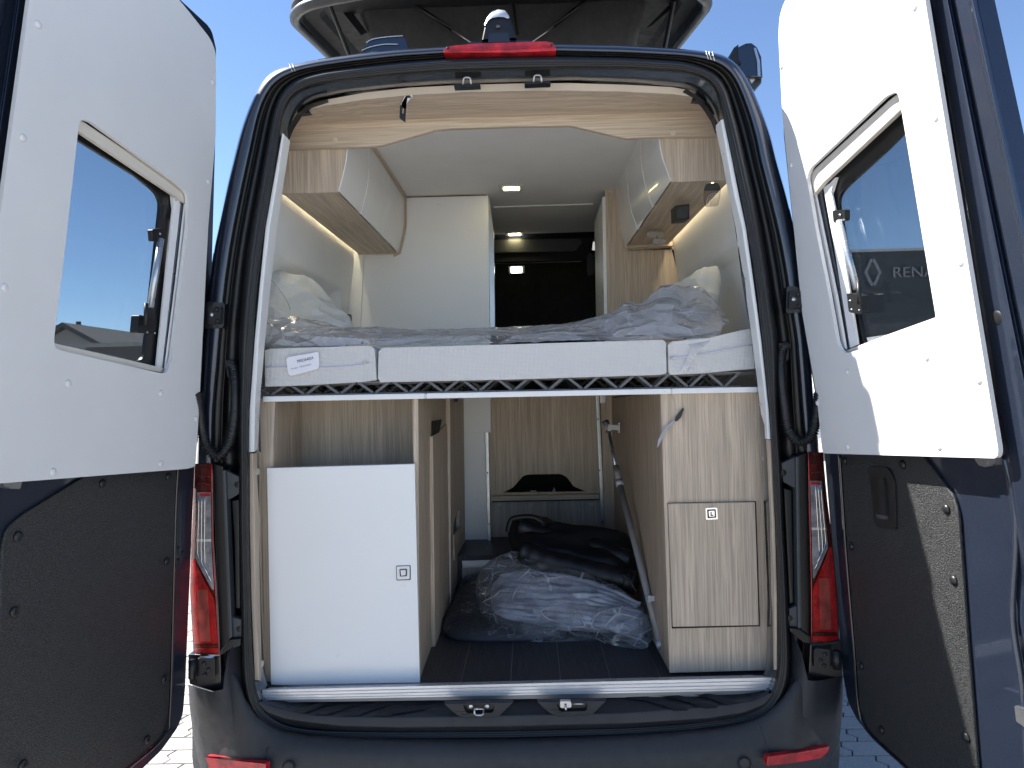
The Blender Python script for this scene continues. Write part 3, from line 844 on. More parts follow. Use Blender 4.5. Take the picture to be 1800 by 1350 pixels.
# ---- tail lights
def tail(side):
    if side < 0:
        inner = [(372,815),(373,900),(374,960),(379,1040),(385,1151)]
        outer = [(341,815),(339,900),(336,960),(334,1040),(340,1145)]
    else:
        inner = [(1421,795),(1423,870),(1425,960),(1427,1050),(1427,1130)]
        outer = [(1447,800),(1453,870),(1463,950),(1472,1050),(1475,1118)]
    def lx(l, y): return interp(l, y)
    ys = [inner[0][1] + (inner[-1][1] - inner[0][1]) * k / 24 for k in range(25)]
    def band(y0, y1, u0, u1, name, mat, parent, lift=0.0, shape=None):
        rings = []
        n = 12
        for k in range(n + 1):
            y = lerp(y0, y1, k / n); row = []
            for j in range(7):
                u = lerp(u0(y) if callable(u0) else u0, u1(y) if callable(u1) else u1, j / 6)
                x = lerp(lx(inner, y), lx(outer, y), u)
                d = 0.0 - lift + 0.035 * max(0, u) ** 2.2
                row.append(PY(d - 0.012)(x, y))
            rings.append(row)
        return MB().loft(rings, False).build(name, mat, parent, smooth=True)
    y0, y1 = inner[0][1], inner[-1][1]; H = y1 - y0
    lamp = band(y0, y1, 0, 1, 'tail_light', 'lens_dark_red', van)
    # side wall of the lamp
    band(y0 + H*0.15, y0 + H*0.50, 0.06, lambda y: 0.78, 'lens_clear', 'lens_clear', lamp, 0.004)
    band(y0 + H*0.50, y0 + H*0.66, 0.06, lambda y: lerp(0.78, 0.12, ((y - y0)/H - 0.50)/0.16), 'lens_clear', 'lens_clear', lamp, 0.004)
    band(y0 + H*0.50, y0 + H*0.99, lambda y: max(0.04, lerp(0.84, 0.10, ((y - y0)/H - 0.50)/0.2)), 0.97, 'lens_red', 'lens_red', lamp, 0.004)
    band(y0 + H*0.02, y0 + H*0.13, 0.05, 0.95, 'lens_red', 'lens_dark_red', lamp, 0.004)
    band(y0 + H*0.66, y0 + H*0.93, lambda y: 0.30, lambda y: 0.72, 'lens_block', 'lens_salmon', lamp, 0.0055)
    band(y0 + H*0.945, y0 + H*0.965, 0.05, 0.95, 'lens_lip', 'lens_dark_red', lamp, 0.007)
    MB().tube([PY(-0.016)(lx(inner, lerp(y0, y1, k / 16)), lerp(y0, y1, k / 16)) for k in range(17)], 0.0018, 6).build('lens_rim', 'lens_red', lamp, smooth=True)
    band(y0 + H*0.395, y0 + H*0.408, 0.07, 0.77, 'lens_divider', 'blind_beige', lamp, 0.0055)
    band(y0 + H*0.155, y0 + H*0.17, 0.10, 0.66, 'lens_divider', 'lens_red_flat', lamp, 0.0055)
    for tq in (0.075, 0.115):
        MB().tube([PY(-0.018 + 0.035 * u_ ** 2.2)(lerp(lx(inner, y0 + H * tq), lx(outer, y0 + H * tq), u_), y0 + H * (tq + 0.012 * (1 - 4 * (u_ - 0.5) ** 2) * -1)) for u_ in [0.15 + 0.1 * k for k in range(7)]], 0.0012, 6).build('lens_arc', 'lens_red', lamp, smooth=True)
    # bright ribs on the clear lens
    for q in range(3):
        pts = []
        for k in range(13):
            y = y0 + H * lerp(0.17, 0.62 - q * 0.04, k / 12)
            u = min(0.70 - q * 0.14, lerp(0.78, 0.12, max(0, ((y - y0)/H - 0.46))/0.16) )
            u = max(u - q*0.02, 0.08)
            x = lerp(lx(inner, y), lx(outer, y), u)
            pts.append(PY(-0.019 + 0.035 * u ** 2.2)(x, y))
        MB().tube(pts, 0.0014, 6).build('lens_rib', 'chrome', lamp, smooth=True)
    # black housing between lamp and gutter
    if side < 0:
        slab('lamp_housing', PY(0.0), [(373,814),(392,820),(404,1130),(386,1152)], 0.05, 'gutter_black', van, bev=0.003)
        slab('housing_rib', PY(-0.005), [(390,827),(396,826),(408,1120),(402,1124)], 0.03, 'bracket_grey', van, bev=0.002)
        for pts, hole in (([(398,827),(420,838),(420,868),(399,880)], (417,852)), ([(408,1084),(424,1089),(424,1121),(410,1123)], (421,1106))):
            br = slab('lamp_bracket', PY(0.005), pts, 0.02, 'bracket_grey', van, bev=0.002)
            MB().dome(PY(0.004)(*hole), (0,-1,0), 0.009, 0.001, 14).build('bracket_bolt', 'gutter_black', br)
        slab('housing_box', PY(0.02), [(407,880),(420,878),(422,1070),(414,1070),(412,960)], 0.02, 'black_plastic', van, bev=0.003)
        slab('lamp_foot', PY(-0.01), [(386,1153),(388,1145),(403,1124),(423,1122),(423,1135),(404,1142)], 0.03, 'black_plastic', van, bev=0.003)
    else:
        slab('lamp_housing', PY(0.0), [(1421,795),(1400,802),(1408,1110),(1426,1132)], 0.05, 'gutter_black', van, bev=0.003)
        slab('housing_rib', PY(-0.005), [(1399,803),(1405,803),(1410,1104),(1403,1106)], 0.03, 'bracket_grey', van, bev=0.002)
        for pts, hole in (([(1397,804),(1374,814),(1377,847),(1399,859)], (1377,831)), ([(1402,1064),(1387,1070),(1388,1104),(1401,1105)], (1388,1087))):
            br = slab('lamp_bracket', PY(0.005), pts, 0.02, 'bracket_grey', van, bev=0.002)
            MB().dome(PY(0.004)(*hole), (0,-1,0), 0.009, 0.001, 14).build('bracket_bolt', 'gutter_black', br)
        slab('housing_box', PY(0.02), [(1378,858),(1392,862),(1396,1060),(1388,1062)], 0.02, 'black_plastic', van, bev=0.003)
        slab('lamp_foot', PY(-0.01), [(1388,1104),(1408,1106),(1425,1120),(1426,1132),(1412,1130),(1390,1112)], 0.03, 'black_plastic', van, bev=0.003)
    return lamp
tail(-1); tail(1)
# painted lower pillar outside the lamps, hinge pockets
for pts, y in (([(330,1150),(388,1152),(390,1212),(374,1216),(332,1203)], 0.0), ([(1424,1132),(1480,1126),(1482,1190),(1440,1198),(1420,1193)], 0.0)):
    slab('hinge_pocket', PY(y), pts, 0.04, 'black_gloss', van, bev=0.004)
def hinge(c, s, y=-0.02):
    px, py = c
    hg = slab('door_hinge', PY(y), rnd([(px-18*s,py-18),(px+16*s,py-20),(px+16*s,py+16),(px-18*s,py+18)], 5), 0.02, 'black_gloss', van, bev=0.003)
    for dx, dy in ((-4, -10), (-2, 10), (4, 1)):
        MB().dome(PY(y - 0.002)(px + dx*s, py + dy), (0,-1,0), 0.006, 0.004, 12).build('hinge_bolt', 'black_plastic', hg)
    a = PY(y - 0.012)(px-24*s, py-16); b = PY(y - 0.012)(px-24*s, py+16)
    MB().tube([a, b], 0.011, 12).build('hinge_pin', 'black_plastic', hg, smooth=True)
hinge((362,1176), 1); hinge((1447,1160), -1)
def mid_hinge(px, py, s):
    hg = slab('door_hinge', PY(-0.012), rnd([(px-18,py-24),(px+17,py-22),(px+15,py+22),(px-19,py+24)], 5), 0.03, 'black_gloss', van, bev=0.004)
    slab('hinge_plate', PY(-0.022), rnd([(px-13,py-16),(px+11,py-16),(px+10,py+15),(px-14,py+16)], 5), 0.012, 'black_plastic', hg, bev=0.003)
    for dx, dy in ((-6,-1),(2,-10),(4,10)):
        MB().dome(PY(-0.024)(px+dx, py+dy), (0,-1,0), 0.0065, 0.005, 14).build('hinge_bolt', 'satin_steel' if dx == -6 else 'black_plastic', hg)
mid_hinge(378, 554, 1); mid_hinge(1401, 527, -1)

# ---- corrugated cable conduits between body and doors
def conduit(path_px, parent=van):
    pts = [PY(y)(px, py) for px, py, y in path_px]
    pts = catmull(pts, 26)
    L = [0]
    for a, b in zip(pts, pts[1:]): L.append(L[-1] + (b - a).length)
    radii = []
    for i, l in enumerate(L):
        smooth_part = 0.075 < l < 0.165
        radii.append(0.0125 if smooth_part else 0.0135 + 0.0028 * sin(l / 0.0072 * 2 * pi))
    return MB().tube(pts, 0, 14, True, radii).build('cable_conduit', 'rubber', parent, smooth=True)
conduit([(404,640,0.04),(411,650,0.02),(413,690,0.005),(411,740,0.0),(402,780,-0.005),(384,801,-0.01),(366,788,-0.02),(356,760,-0.03),(350,715,-0.045),(347,690,-0.06)])
conduit([(1380,608,0.04),(1373,620,0.02),(1373,660,0.005),(1379,715,0.0),(1386,755,-0.005),(1404,776,-0.01),(1424,768,-0.02),(1433,745,-0.03),(1438,715,-0.045),(1440,690,-0.06)])
for px, py in ((405,642),(1378,612)):
    slab('conduit_socket', PY(0.02), rnd([(px-10,py-10),(px+8,py-8),(px+9,py+22),(px-5,py+24)], 6), 0.03, 'rubber', van, bev=0.004)

# ---- high brake light, camera, antenna
zb = None
bl_pts = [(780,92),(779,88),(790,81),(830,77),(900,74),(960,72.5),(972,75),(978,86),(977,89),(900,92)]
def bar(pts, y, th, name, mat, parent, bev): return slab(name, PY(y), pts, th, mat, parent, bev=bev)
brake = bar(bl_pts, -0.012, 0.05, 'brake_light', 'lens_red_flat', van, 0.004)
slab('light_rib', PY(-0.0145), [(790,86),(974,79),(975,83),(788,90)], 0.004, 'lens_red', brake)
for px, py in ((787,84.5),(969,79.5)): MB().dome(PY(-0.014)(px,py), (0,-1,0.2), 0.005, 0.002, 10).build('light_screw', 'black_plastic', brake)
slab('camera_base', PY(0.015), [(821,77),(823,74),(900,71),(935,71),(937,75)], 0.05, 'navy_paint', van)
camp = MB()
prof_c = [(846,75),(849,60),(853,42),(858,30),(866,21),(876,18),(886,18.5),(893,24),(898,35),(903,50),(909,72)]
ringsc = []
for y, sc_ in ((0.0, 0.88), (0.006, 0.96), (0.03, 1.0), (0.10, 0.92), (0.19, 0.45), (0.22, 0.1)):
    base = [PY(0.02)(*p) for p in prof_c]
    c = (base[0] + base[-1]) / 2
    ringsc.append([V((c.x + (p.x - c.x) * sc_, y, c.z + (p.z - c.z) * sc_)) for p in base])
camo = camp.loft(ringsc, False).add(ringsc[0], [tuple(range(len(ringsc[0])))]).build('rear_camera', 'camera_black', van, bev=0.004, angle=25)
capc = MB()
prof_k = [(851,48),(855,36),(860,28),(867,21),(876,17.5),(886,18),(893,23),(898,33)]
a3 = [PY(-0.007)(px, py) for px, py in [(853,44),(858,36),(865,31.5),(876,29.5),(886,30),(893,33)]]
b3_ = [PY(-0.004)(px, py) for px, py in [(851,44),(855.5,33),(862,23.5),(875,16.8),(888,18.5),(896,30)]]
c3 = [p + V((0, 0.1, -0.004)) for p in b3_]
MB().loft([a3, b3_, c3], False).build('camera_cap', 'aluminium', camo, smooth=True)
cl = PY(-0.004)(875, 46)
MB().dome(cl, (0,-1,-0.2), 0.008, 0.005, 18).build('camera_lens', 'black_gloss', camo, smooth=True)
slab('camera_window', PY(-0.003), [(859,58),(893,57),(897,74),(858,75)], 0.004, 'black_gloss', camo)
fin = slab('roof_vent_fin', PY(0.35), [(634,96),(640,84),(646,78),(650,70),(664,66),(690,63.5),(707,62.5),(712,68),(720,90)], 0.25, 'navy_paint', van, bev=0.01, seg=3)
for l in ([(644,75),(655,69),(680,65),(708,63)], [(636,89),(650,83),(675,78),(700,78)]):
    MB().tube(catmull([PY(0.347)(*p) for p in l], 5), 0.0025, 6).build('fin_highlight_edge', 'satin_steel', fin, smooth=True)
# awning case end at the right gutter
aw = slab('awning_case', PY(0.28), [(1297,88),(1298,82),(1310,76),(1322,75),(1331,82),(1339,100),(1341,132),(1342,136),(1300,136)], 0.8, 'navy_paint', van, bev=0.006)
slab('awning_edge', PY(0.275), [(1325,84),(1329,84),(1336,108),(1337,134),(1332,134),(1331,108)], 0.01, 'satin_steel', aw)
slab('awning_side', PY(0.285), [(1283,101),(1290,84),(1298,78),(1298,118)], 0.7, 'black_plastic', aw)
slab('awning_bracket', PY(0.30), [(1314,135),(1340,135),(1339,146),(1326,161),(1318,146)], 0.1, 'black_gloss', aw, bev=0.004)
slab('bracket_plate', PY(0.295), [(1317,139),(1328,139),(1322,146)], 0.01, 'blind_beige', aw)

# ---- pop-up roof
YR = 0.48
def poptop():
    pl = PY(YR)
    L = pl(500, 12); R = pl(1258, -8)
    zt_ = (L.z + R.z) / 2
    cx = (L.x + R.x) / 2; hw = (R.x - L.x) / 2
    # underside bowl: rim outline in plan, rounded rear corners
    def plan(hw_, y0, y1, rc, n=10):
        pts = []
        for i in range(n + 1):
            a = pi / 2 * i / n
            pts.append(V((cx + hw_ - rc + rc * sin(a), y0 + rc - rc * cos(a), 0)))
        pts.append(V((cx + hw_ - 0.06, y1, 0))); pts.append(V((cx - hw_ + 0.06, y1, 0)))
        for i in range(n + 1):
            a = pi / 2 * (1 - i / n)
            pts.append(V((cx - hw_ + rc - rc * sin(a), y0 + rc - rc * cos(a), 0)))
        for i in range(1, 16):
            pts.append(V((cx - (hw_ - rc) * (1 - i / 8), y0, 0)))
        for p in pts:
            if p.y < 1: p.y -= 0.20 * max(0, 1 - ((p.x - cx) / hw_) ** 2)
        return pts
    sl_ = 0.18
    def at(pts, z): return [V((p.x, p.y, z + sl_ * (p.y - YR))) for p in pts]
    A = at(plan(hw, YR, 3.1, 0.14), zt_)
    B = at(plan(hw + 0.012, YR - 0.012, 3.1, 0.15), zt_ + 0.035)
    Cc = at(plan(hw - 0.01, YR + 0.01, 3.05, 0.14), zt_ + 0.12)
    D = at(plan(hw - 0.3, YR + 0.3, 2.9, 0.1), zt_ + 0.19)
    A2 = at(plan(hw - 0.022, YR + 0.022, 3.08, 0.13), zt_ - 0.004)
    A3 = at(plan(hw - 0.03, YR + 0.03, 3.07, 0.13), zt_ + 0.02)
    A4 = at(plan(hw - 0.08, YR + 0.08, 3.0, 0.11), zt_ + 0.03)
    A5 = at(plan(hw - 0.10, YR + 0.10, 3.0, 0.10), zt_ + 0.05)
    A6 = at(plan(hw - 0.24, YR + 0.24, 2.9, 0.05), zt_ + 0.06)
    sh = MB().loft([D, Cc, B, A, A2, A3, A4, A5, A6], True, True).build('roof_shell', 'shell_grey', van, bev=0.003, angle=30)
    MB().tube([p + V((0, 0, -0.004)) for p in A], 0.02, 8).build('roof_rim_seal', 'rubber', sh, smooth=True)
    return zt_, cx, hw
zpt, cxp, hwp = poptop()
# canvas bellows: rear wall with soft folds
def canvas():
    rows = []
    y0 = YR + 0.20
    zlo, zhi = 2.605, zpt + 0.10
    xl, xr = PY(y0)(628, 60).x, PY(y0)(1142, 50).x
    for j in range(13):
        t = j / 12; z = lerp(zlo, zhi, t); row = []
        inset = 0.055 * sin(pi * t) 
        for i in range(60):
            s = i / 59
            if s < 0.12: x = xl + inset + (0.0 if s > 0 else 0); y = y0 + lerp(1.2, 0.03, s / 0.12)
            elif s > 0.88: x = xr - inset; y = y0 + lerp(0.03, 1.2, (s - 0.88) / 0.12)
            else:
                q = (s - 0.12) / 0.76; x = lerp(xl + inset, xr - inset, q); y = y0
            n_ = noise.noise(V((x * 5, z * 3, y * 4))) * 0.012 + noise.noise(V((x * 16, z * 2, 1))) * 0.004
            row.append(V((x, y + n_ + 0.02 * sin(pi * t), z)))
        rows.append(row)
    return MB().loft(rows, False).build('roof_canvas', 'canvas', van, smooth=True)
cv = canvas()
yst = YR + 0.17
for a, b, mid in (((720,2),(838,82),(795,52)), ((1035,-3),(936,74),(973,46))):
    MB().tube([PY(yst)(*a), PY(yst)(*mid)], 0.007, 8).build('gas_strut', 'black_plastic', van, smooth=True)
    MB().tube([PY(yst)(*mid), PY(yst - 0.02)(*b)], 0.0035, 8).build('strut_rod', 'satin_steel', van, smooth=True)
for a, b in (((578,5),(614,97)), ((1185,0),(1168,84))):
    MB().tube([PY(YR + 0.10)(*a), PY(YR + 0.3)(*b)], 0.009, 8).build('scissor_arm', 'black_plastic', van)
for a, b in (((590,6),(640,62)), ((1186,-2),(1140,50))):
    MB().box8(U(PY(YR + 0.20), [a, (a[0]+16,a[1]-2), (b[0]+6,b[1]-5), (b[0]-5,b[1])]), U(PY(YR + 0.23), [a, (a[0]+16,a[1]-2), (b[0]+6,b[1]-5), (b[0]-5,b[1])])).build('scissor_arm', 'black_gloss', van)
MB().tube([PY(yst)(901, -5), PY(yst)(909, 60)], 0.006, 8).build('canvas_zip', 'black_plastic', van)
# van roof skin under the bellows and closed front
zroof = ro3[up[len(up)//2]].z
MB().box(-0.70, 0.70, 0.17, 5.5, 2.575, 2.585).build('roof_skin', 'navy_paint', van)
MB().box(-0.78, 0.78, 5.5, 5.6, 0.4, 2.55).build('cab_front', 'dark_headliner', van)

# ================================================================== REAR DOORS
def door_common(side):
    y0 = -0.06
    if side > 0:
        H0 = PY(y0)(1445, 798); N0 = PY(y0 - 0.655)(1755, 805)
        T0 = PY(y0 + 0.05 * 1.0)(1375, 200)
    else:
        H0 = PY(y0)(345, 823); N0 = PY(y0 - 0.62)(0, 850)
        T0 = PY(y0 + 0.05 * 1.0)(378, 200)
    return P3(H0, N0, T0)
DR = door_common(1); DL = door_common(-1)
def cyl_btn(pl, px, py, r, h, name, mat, parent):
    return MB().dome(pl(px, py), -pl.n, r, h, 16).build(name, mat, parent, smooth=True)

def build_door(side):
    pl = DR if side > 0 else DL
    if side > 0:
        d = MB().prism(U(pl.off(0.055), rnd([(1371,55),(1392,5),(1440,-60),(1560,-150),(1690,-150),(1718,0),(1800,383),(1880,800),(1990,1300),(2050,1700),(1800,1560),(1640,1402),(1580,1334),(1546,1306),(1508,1268),(1490,1232),(1482,1187),(1468,1028),(1450,804),(1410,550),(1378,240)], [0,30,40,40,30,0,0,0,0,0,0,0,10,10,10,10,0,0,0,0,0])),
                       pl.n * 0.035, [U(pl.off(0.055), rnd([(1452,335),(1600,190),(1664,590),(1500,640)], 8))]).build('rear_door', 'inner_door_paint', van, bev=0.006, angle=40)
        d['label'] = 'right rear door swung open, its white inner panel half in sunlight'
        wp_out = [(1368,60),(1371,20),(1400,-40),(1520,-140),(1600,-160),(1626,0),(1755,792),(1752,806),(1447,797),(1445,790),(1436,700),(1410,550),(1384,290),(1375,200)]
        wp_r = [20,30,40,40,0,0,14,14,14,5,0,0,0,0]
        cut = rnd([(1418,312),(1424,296),(1556,170),(1577,160),(1583,185),(1627,450),(1645,558),(1642,572),(1500,618),(1481,622),(1472,605),(1455,510),(1433,400)], [6,6,6,10,8,0,8,8,6,10,8,0,0])
        clips = [(1608,12),(1645,207),(1374,117),(1391,291),(1689,461),(1629,628),(1721,668),(1489,654),(1490,785),(1651,785),(1437,708)]
        lower = rnd([(1478,790),(1612,790),(1676,873),(1684,902),(1700,1126),(1718,1350),(1735,1560),(1690,1500),(1594,1346),(1529,1285),(1511,1244),(1503,1138),(1490,983)], [0,0,8,8,0,0,0,0,10,12,12,0,0])
        lclips = [(1587,817),(1664,895),(1677,1020),(1699,1296),(1485,810),(1497,960),(1514,1170),(1550,1283)]
        bead = [(1476,800),(1481,880),(1488,983),(1501,1138),(1509,1244),(1527,1287),(1592,1349),(1640,1400)]
    else:
        d = MB().prism(U(pl.off(0.055), rnd([(380,85),(372,50),(318,0),(230,-80),(100,-110),(50,-100),(30,0),(-30,400),(-90,850),(-160,1400),(-180,1650),(100,1500),(252,1350),(285,1318),(312,1280),(322,1256),(326,1207),(342,824),(372,500),(379,240)], [0,14,20,40,30,0,0,0,0,0,0,0,10,10,10,10,0,0,0,0])),
                       pl.n * 0.035, [U(pl.off(0.055), rnd([(300,345),(120,205),(70,620),(272,652)], 8))]).build('rear_door', 'inner_door_paint', van, bev=0.006, angle=40)
        d['label'] = 'left rear door swung open, its white inner panel in shade'
        wp_out = [(380,120),(379,90),(370,68),(316,0),(230,-90),(90,-130),(65,-100),(52,0),(0,383),(-50,840),(-42,853),(330,824),(343,820),(344,812),(350,720),(366,400),(379,240)]
        wp_r = [10,20,20,30,40,30,0,0,0,12,12,12,8,8,0,0,0]
        cut = rnd([(331,360),(330,340),(310,322),(160,214),(142,209),(138,225),(113,450),(95,596),(97,612),(110,617),(282,656),(293,656),(302,632),(330,400)], [6,8,6,6,9,0,0,8,8,6,8,10,10,0])
        clips = [(67,43),(40,242),(8,505),(120,674),(283,691),(93,829),(283,815),(345,736),(374,145),(367,320)]
        lower = rnd([(311,812),(190,812),(40,905),(12,930),(4,965),(-8,1300),(-5,1500),(120,1450),(220,1350),(285,1293),(297,1252)], [0,0,10,12,8,0,0,0,10,14,14])
        lclips = [(180,850),(296,838),(31,943),(25,1075),(293,987),(288,1194),(258,1300),(40,1345)]
        bead = [(313,820),(309,900),(305,1050),(299,1252),(287,1296),(222,1354),(170,1400)]
    # inner skin ribs along the free edge (pressed steel)
    if side > 0:
        lines = [(1618,.16,.05),(1634,.16,.050),(1640,.165,.030),(1666,.200,.028),(1669,.203,.046),(1676,.203,.046),(1679,.205,.028),(1702,.214,.030),(1706,.216,.014),(1712,.217,.016),(1717,.219,.05)]
        ysr = [-120, 0, 150, 300, 450, 600, 700, 805, 1000, 1400]
    else:
        lines = [(62,-.136,.05),(50,-.138,.050),(46,-.14,.030),(33,-.15,.028),(30,-.15,.046),(12,-.155,.046),(8,-.16,.028),(-12,-.17,.014),(-20,-.17,.05)]
        ysr = [-120, 0, 200, 400, 600, 800, 900]
    rings = [[pl.off(of)(x0 + k * y, y) for y in ysr] for x0, k, of in lines]
    MB().loft(rings, False).build('pressed_edge', 'inner_door_paint', d, bev=0.0025, seg=2, angle=20)
    # white insulated inner panel
    wp = slab('inner_panel', pl, rnd(wp_out, wp_r), 0.010, 'white_panel', d, holes=[cut], bev=0.0045, seg=3, angle=50)
    for c in clips: cyl_btn(pl, c[0], c[1], 0.0085, 0.004, 'panel_clip', 'white_panel', d)
    # frame box between panel and skin, dark
    lo = slab('lower_card', pl.off(0.046), lower, 0.008, 'door_card_black', d, bev=0.0025, angle=40)
    for c in lclips: cyl_btn(pl.off(0.046), c[0], c[1], 0.012, 0.007, 'card_clip', 'black_plastic', d)
    MB().tube(catmull([pl.off(0.047)(*p) for p in bead], 6), 0.004, 8).build('card_beading', 'black_gloss', d, smooth=True)
    return d, pl, cut
dr, plR, cutR = build_door(1)
dl, plL, cutL = build_door(-1)

def window(d, pl, side):
    if side > 0:
        rub_o = rnd([(1447,336),(1560,222),(1650,130),(1740,600),(1560,612),(1500,640),(1490,610)], [14,0,0,0,0,30,0])
        gl = rnd([(1470,345),(1560,262),(1640,180),(1680,590),(1560,592),(1520,612)], [22,0,0,0,0,20])
        top_rail = [(1423,308),(1428,300),(1560,178),(1600,146),(1606,172),(1447,322),(1428,346)]
        bot_rail = [(1487,624),(1484,617),(1560,588),(1660,552),(1664,566),(1500,622)]
        railA = [(1447,330),(1458,322),(1482,440),(1508,606),(1494,612),(1467,440)]        # off-white wide rail
        railB = [(1426,340),(1431,333),(1449,420),(1470,520),(1486,614),(1481,617),(1464,520),(1442,420)]
        railC = [(1435,334),(1442,332),(1460,430),(1480,530),(1493,612),(1488,614),(1474,530),(1453,430)]
        corner = [(1457,324),(1468,312),(1458,345)]; cscrew = (1449,316)
        tube = [(1475,388),(1506,508)]; pivot = (1477,378)
        latch = (1502,537); lever = [(1509,494),(1511,535)]
        gap = [(1412,300),(1436,300),(1500,640),(1470,640)]
    else:
        rub_o = rnd([(306,345),(250,300),(110,205),(60,620),(200,660),(268,668),(276,640)], [14,0,0,0,0,30,0])
        gl = rnd([(284,346),(240,310),(120,235),(75,600),(200,625),(252,640)], [22,0,0,0,0,22])
        top_rail = [(333,345),(328,334),(160,222),(125,198),(120,218),(306,343),(328,358)]
        bot_rail = [(292,657),(293,648),(180,622),(80,600),(76,612),(180,635)]
        railA = [(306,350),(318,357),(304,480),(285,648),(275,645),(292,480)]
        railB = [(326,358),(330,358),(316,500),(296,650),(291,649),(310,500)]
        railC = [(320,358),(324,358),(309,500),(290,648),(286,647),(303,500)]
        corner = [(304,342),(317,352),(307,370)]; cscrew = (309,352)
        tube = [(283,420),(264,540)]; pivot = (281,411)
        latch = (263,577); lever = [(257,533),(256,572)]
        gap = [(336,330),(312,330),(262,670),(300,680)]
    # black backing behind the rails
    slab('reveal', pl.off(0.044), gap, 0.006, 'gutter_black', d)
    slab('window_rubber', pl.off(0.040), rub_o, 0.010, 'rubber_glass', d, holes=[gl], bev=0.003)
    gp = slab('window_pane', pl.off(0.046), [tuple(p) for p in gl], 0.003, 'tinted_acrylic', d)
    gp2 = slab('window_pane', pl.off(0.070), [tuple(p) for p in gl], 0.003, 'tinted_acrylic', d)
    slab('blind_cassette', pl.off(0.014), top_rail, 0.014, 'blind_beige', d, bev=0.003)
    slab('blind_rail', pl.off(0.020), bot_rail, 0.01, 'blind_beige', d, bev=0.002)
    slab('blind_guide', pl.off(0.028), railA, 0.005, 'rail_white', d, bev=0.001)
    slab('blind_guide', pl.off(0.018), railB, 0.006, 'rail_white', d, bev=0.001)
    slab('blind_guide', pl.off(0.032), railC, 0.004, 'satin_steel', d, bev=0.001)
    slab('guide_corner', pl.off(0.027), corner, 0.01, 'rail_white', d)
    cyl_btn(pl.off(0.027), *cscrew, 0.003, 0.002, 'guide_screw', 'satin_steel', d)
    q = pl.off(0.022)
    MB().tube([q(*tube[0]), q(*tube[1])], 0.0085, 14).build('window_stay', 'gas_tube', d, smooth=True)
    slab('stay_mount', pl.off(0.026), rnd([(pivot[0]-14,pivot[1]-8),(pivot[0]+8,pivot[1]-10),(pivot[0]+8,pivot[1]+10),(pivot[0]-12,pivot[1]+14)], 4), 0.014, 'black_plastic', d, bev=0.002)
    cyl_btn(pl.off(0.024), *pivot, 0.0035, 0.003, 'stay_screw', 'satin_steel', d)
    lx_, ly_ = latch
    s = 1 if side > 0 else -1
    slab('window_latch', pl.off(0.018), rnd([(lx_-14,ly_-22),(lx_+10,ly_-18),(lx_+13,ly_+16),(lx_-10,ly_+12)] if side > 0 else [(lx_-19,ly_-24),(lx_+14,ly_-16),(lx_+10,ly_+10),(lx_-22,ly_+8)], 4), 0.022, 'black_plastic', d, bev=0.003)
    MB().tube([pl.off(0.012)(*lever[0]), pl.off(0.008)(*lever[1])], 0.0055, 10).build('latch_lever', 'black_plastic', d, smooth=True)
    for dx, dy in ((-6,-12),(-4,10),(8,12)):
        cyl_btn(pl.off(0.017), lx_ + dx*1.1, ly_ + dy*0.7, 0.0028, 0.003, 'latch_screw', 'satin_steel', d)
window(dr, plR, 1); window(dl, plL, -1)
# handle recess in the right lower card
q = plR.off(0.040)
slab('door_handle', q, rnd([(1525,820),(1560,821),(1572,845),(1575,932),(1539,927),(1533,880)], [6,8,8,6,8,0]), 0.008, 'black_plastic', dr, bev=0.003)
slab('handle_recess', plR.off(0.0385), rnd([(1531,837),(1556,839),(1559,905),(1548,912),(1537,900)], 3), 0.004, 'gutter_black', dr)
slab('handle_grip', plR.off(0.034), rnd([(1543,842),(1553,842),(1557,906),(1547,902)], 2), 0.01, 'black_plastic', dr, bev=0.002)
slab('handle_key', plR.off(0.032), rnd([(1540,903),(1556,906),(1556,914),(1541,910)], 2), 0.008, 'bracket_grey', dr, bev=0.002)
for q_, pts, dd in ((plL.off(0.054), [(314,963),(322,970),(314,984)], dl), (plR.off(0.054), [(1472,948),(1479,942),(1480,961)], dr)):
    for p in pts: cyl_btn(q_, *p, 0.005, 0.001, 'drain_hole', 'gutter_black', dd)
# plugs and dents on the free edge of the right door
cyl_btn(plR.off(0.030), 1753, 559, 0.0155, 0.003, 'edge_plug', 'black_plastic', dr)
MB().tube(catmull([plR.off(0.044)(*p) for p in [(1765,800),(1782,873),(1786,960),(1780,1085),(1797,1207),(1800,1290),(1806,1400)]], 5), 0.006, 8).build('pressed_bead', 'inner_door_paint', dr, smooth=True)
lb = slab('lock_case', plR.off(0.040), rnd([(1758,1208),(1800,1222),(1830,1235),(1850,1330),(1800,1318),(1764,1276)], 6), 0.014, 'inner_door_paint', dr, bev=0.006)
slab('lock_plate', plR.off(0.036), rnd([(1783,1240),(1830,1255),(1836,1300),(1800,1278),(1786,1268)], 3), 0.01, 'satin_steel', dr, bev=0.002)
slab('door_limiter', plR.off(0.035), rnd([(1712,806),(1738,806),(1734,822),(1720,818)], 4), 0.02, 'satin_steel', dr, bev=0.003)
slab('door_limiter', plL.off(0.035), rnd([(2,846),(40,842),(36,860),(12,858)], 4), 0.02, 'satin_steel', dl, bev=0.003)

# ================================================================== INTERIOR SHELL (parts of the van)
def wpt(px, py, y): return PY(y)(px, py)
ZC = PY(YW)(710, 345).z                      # ceiling height
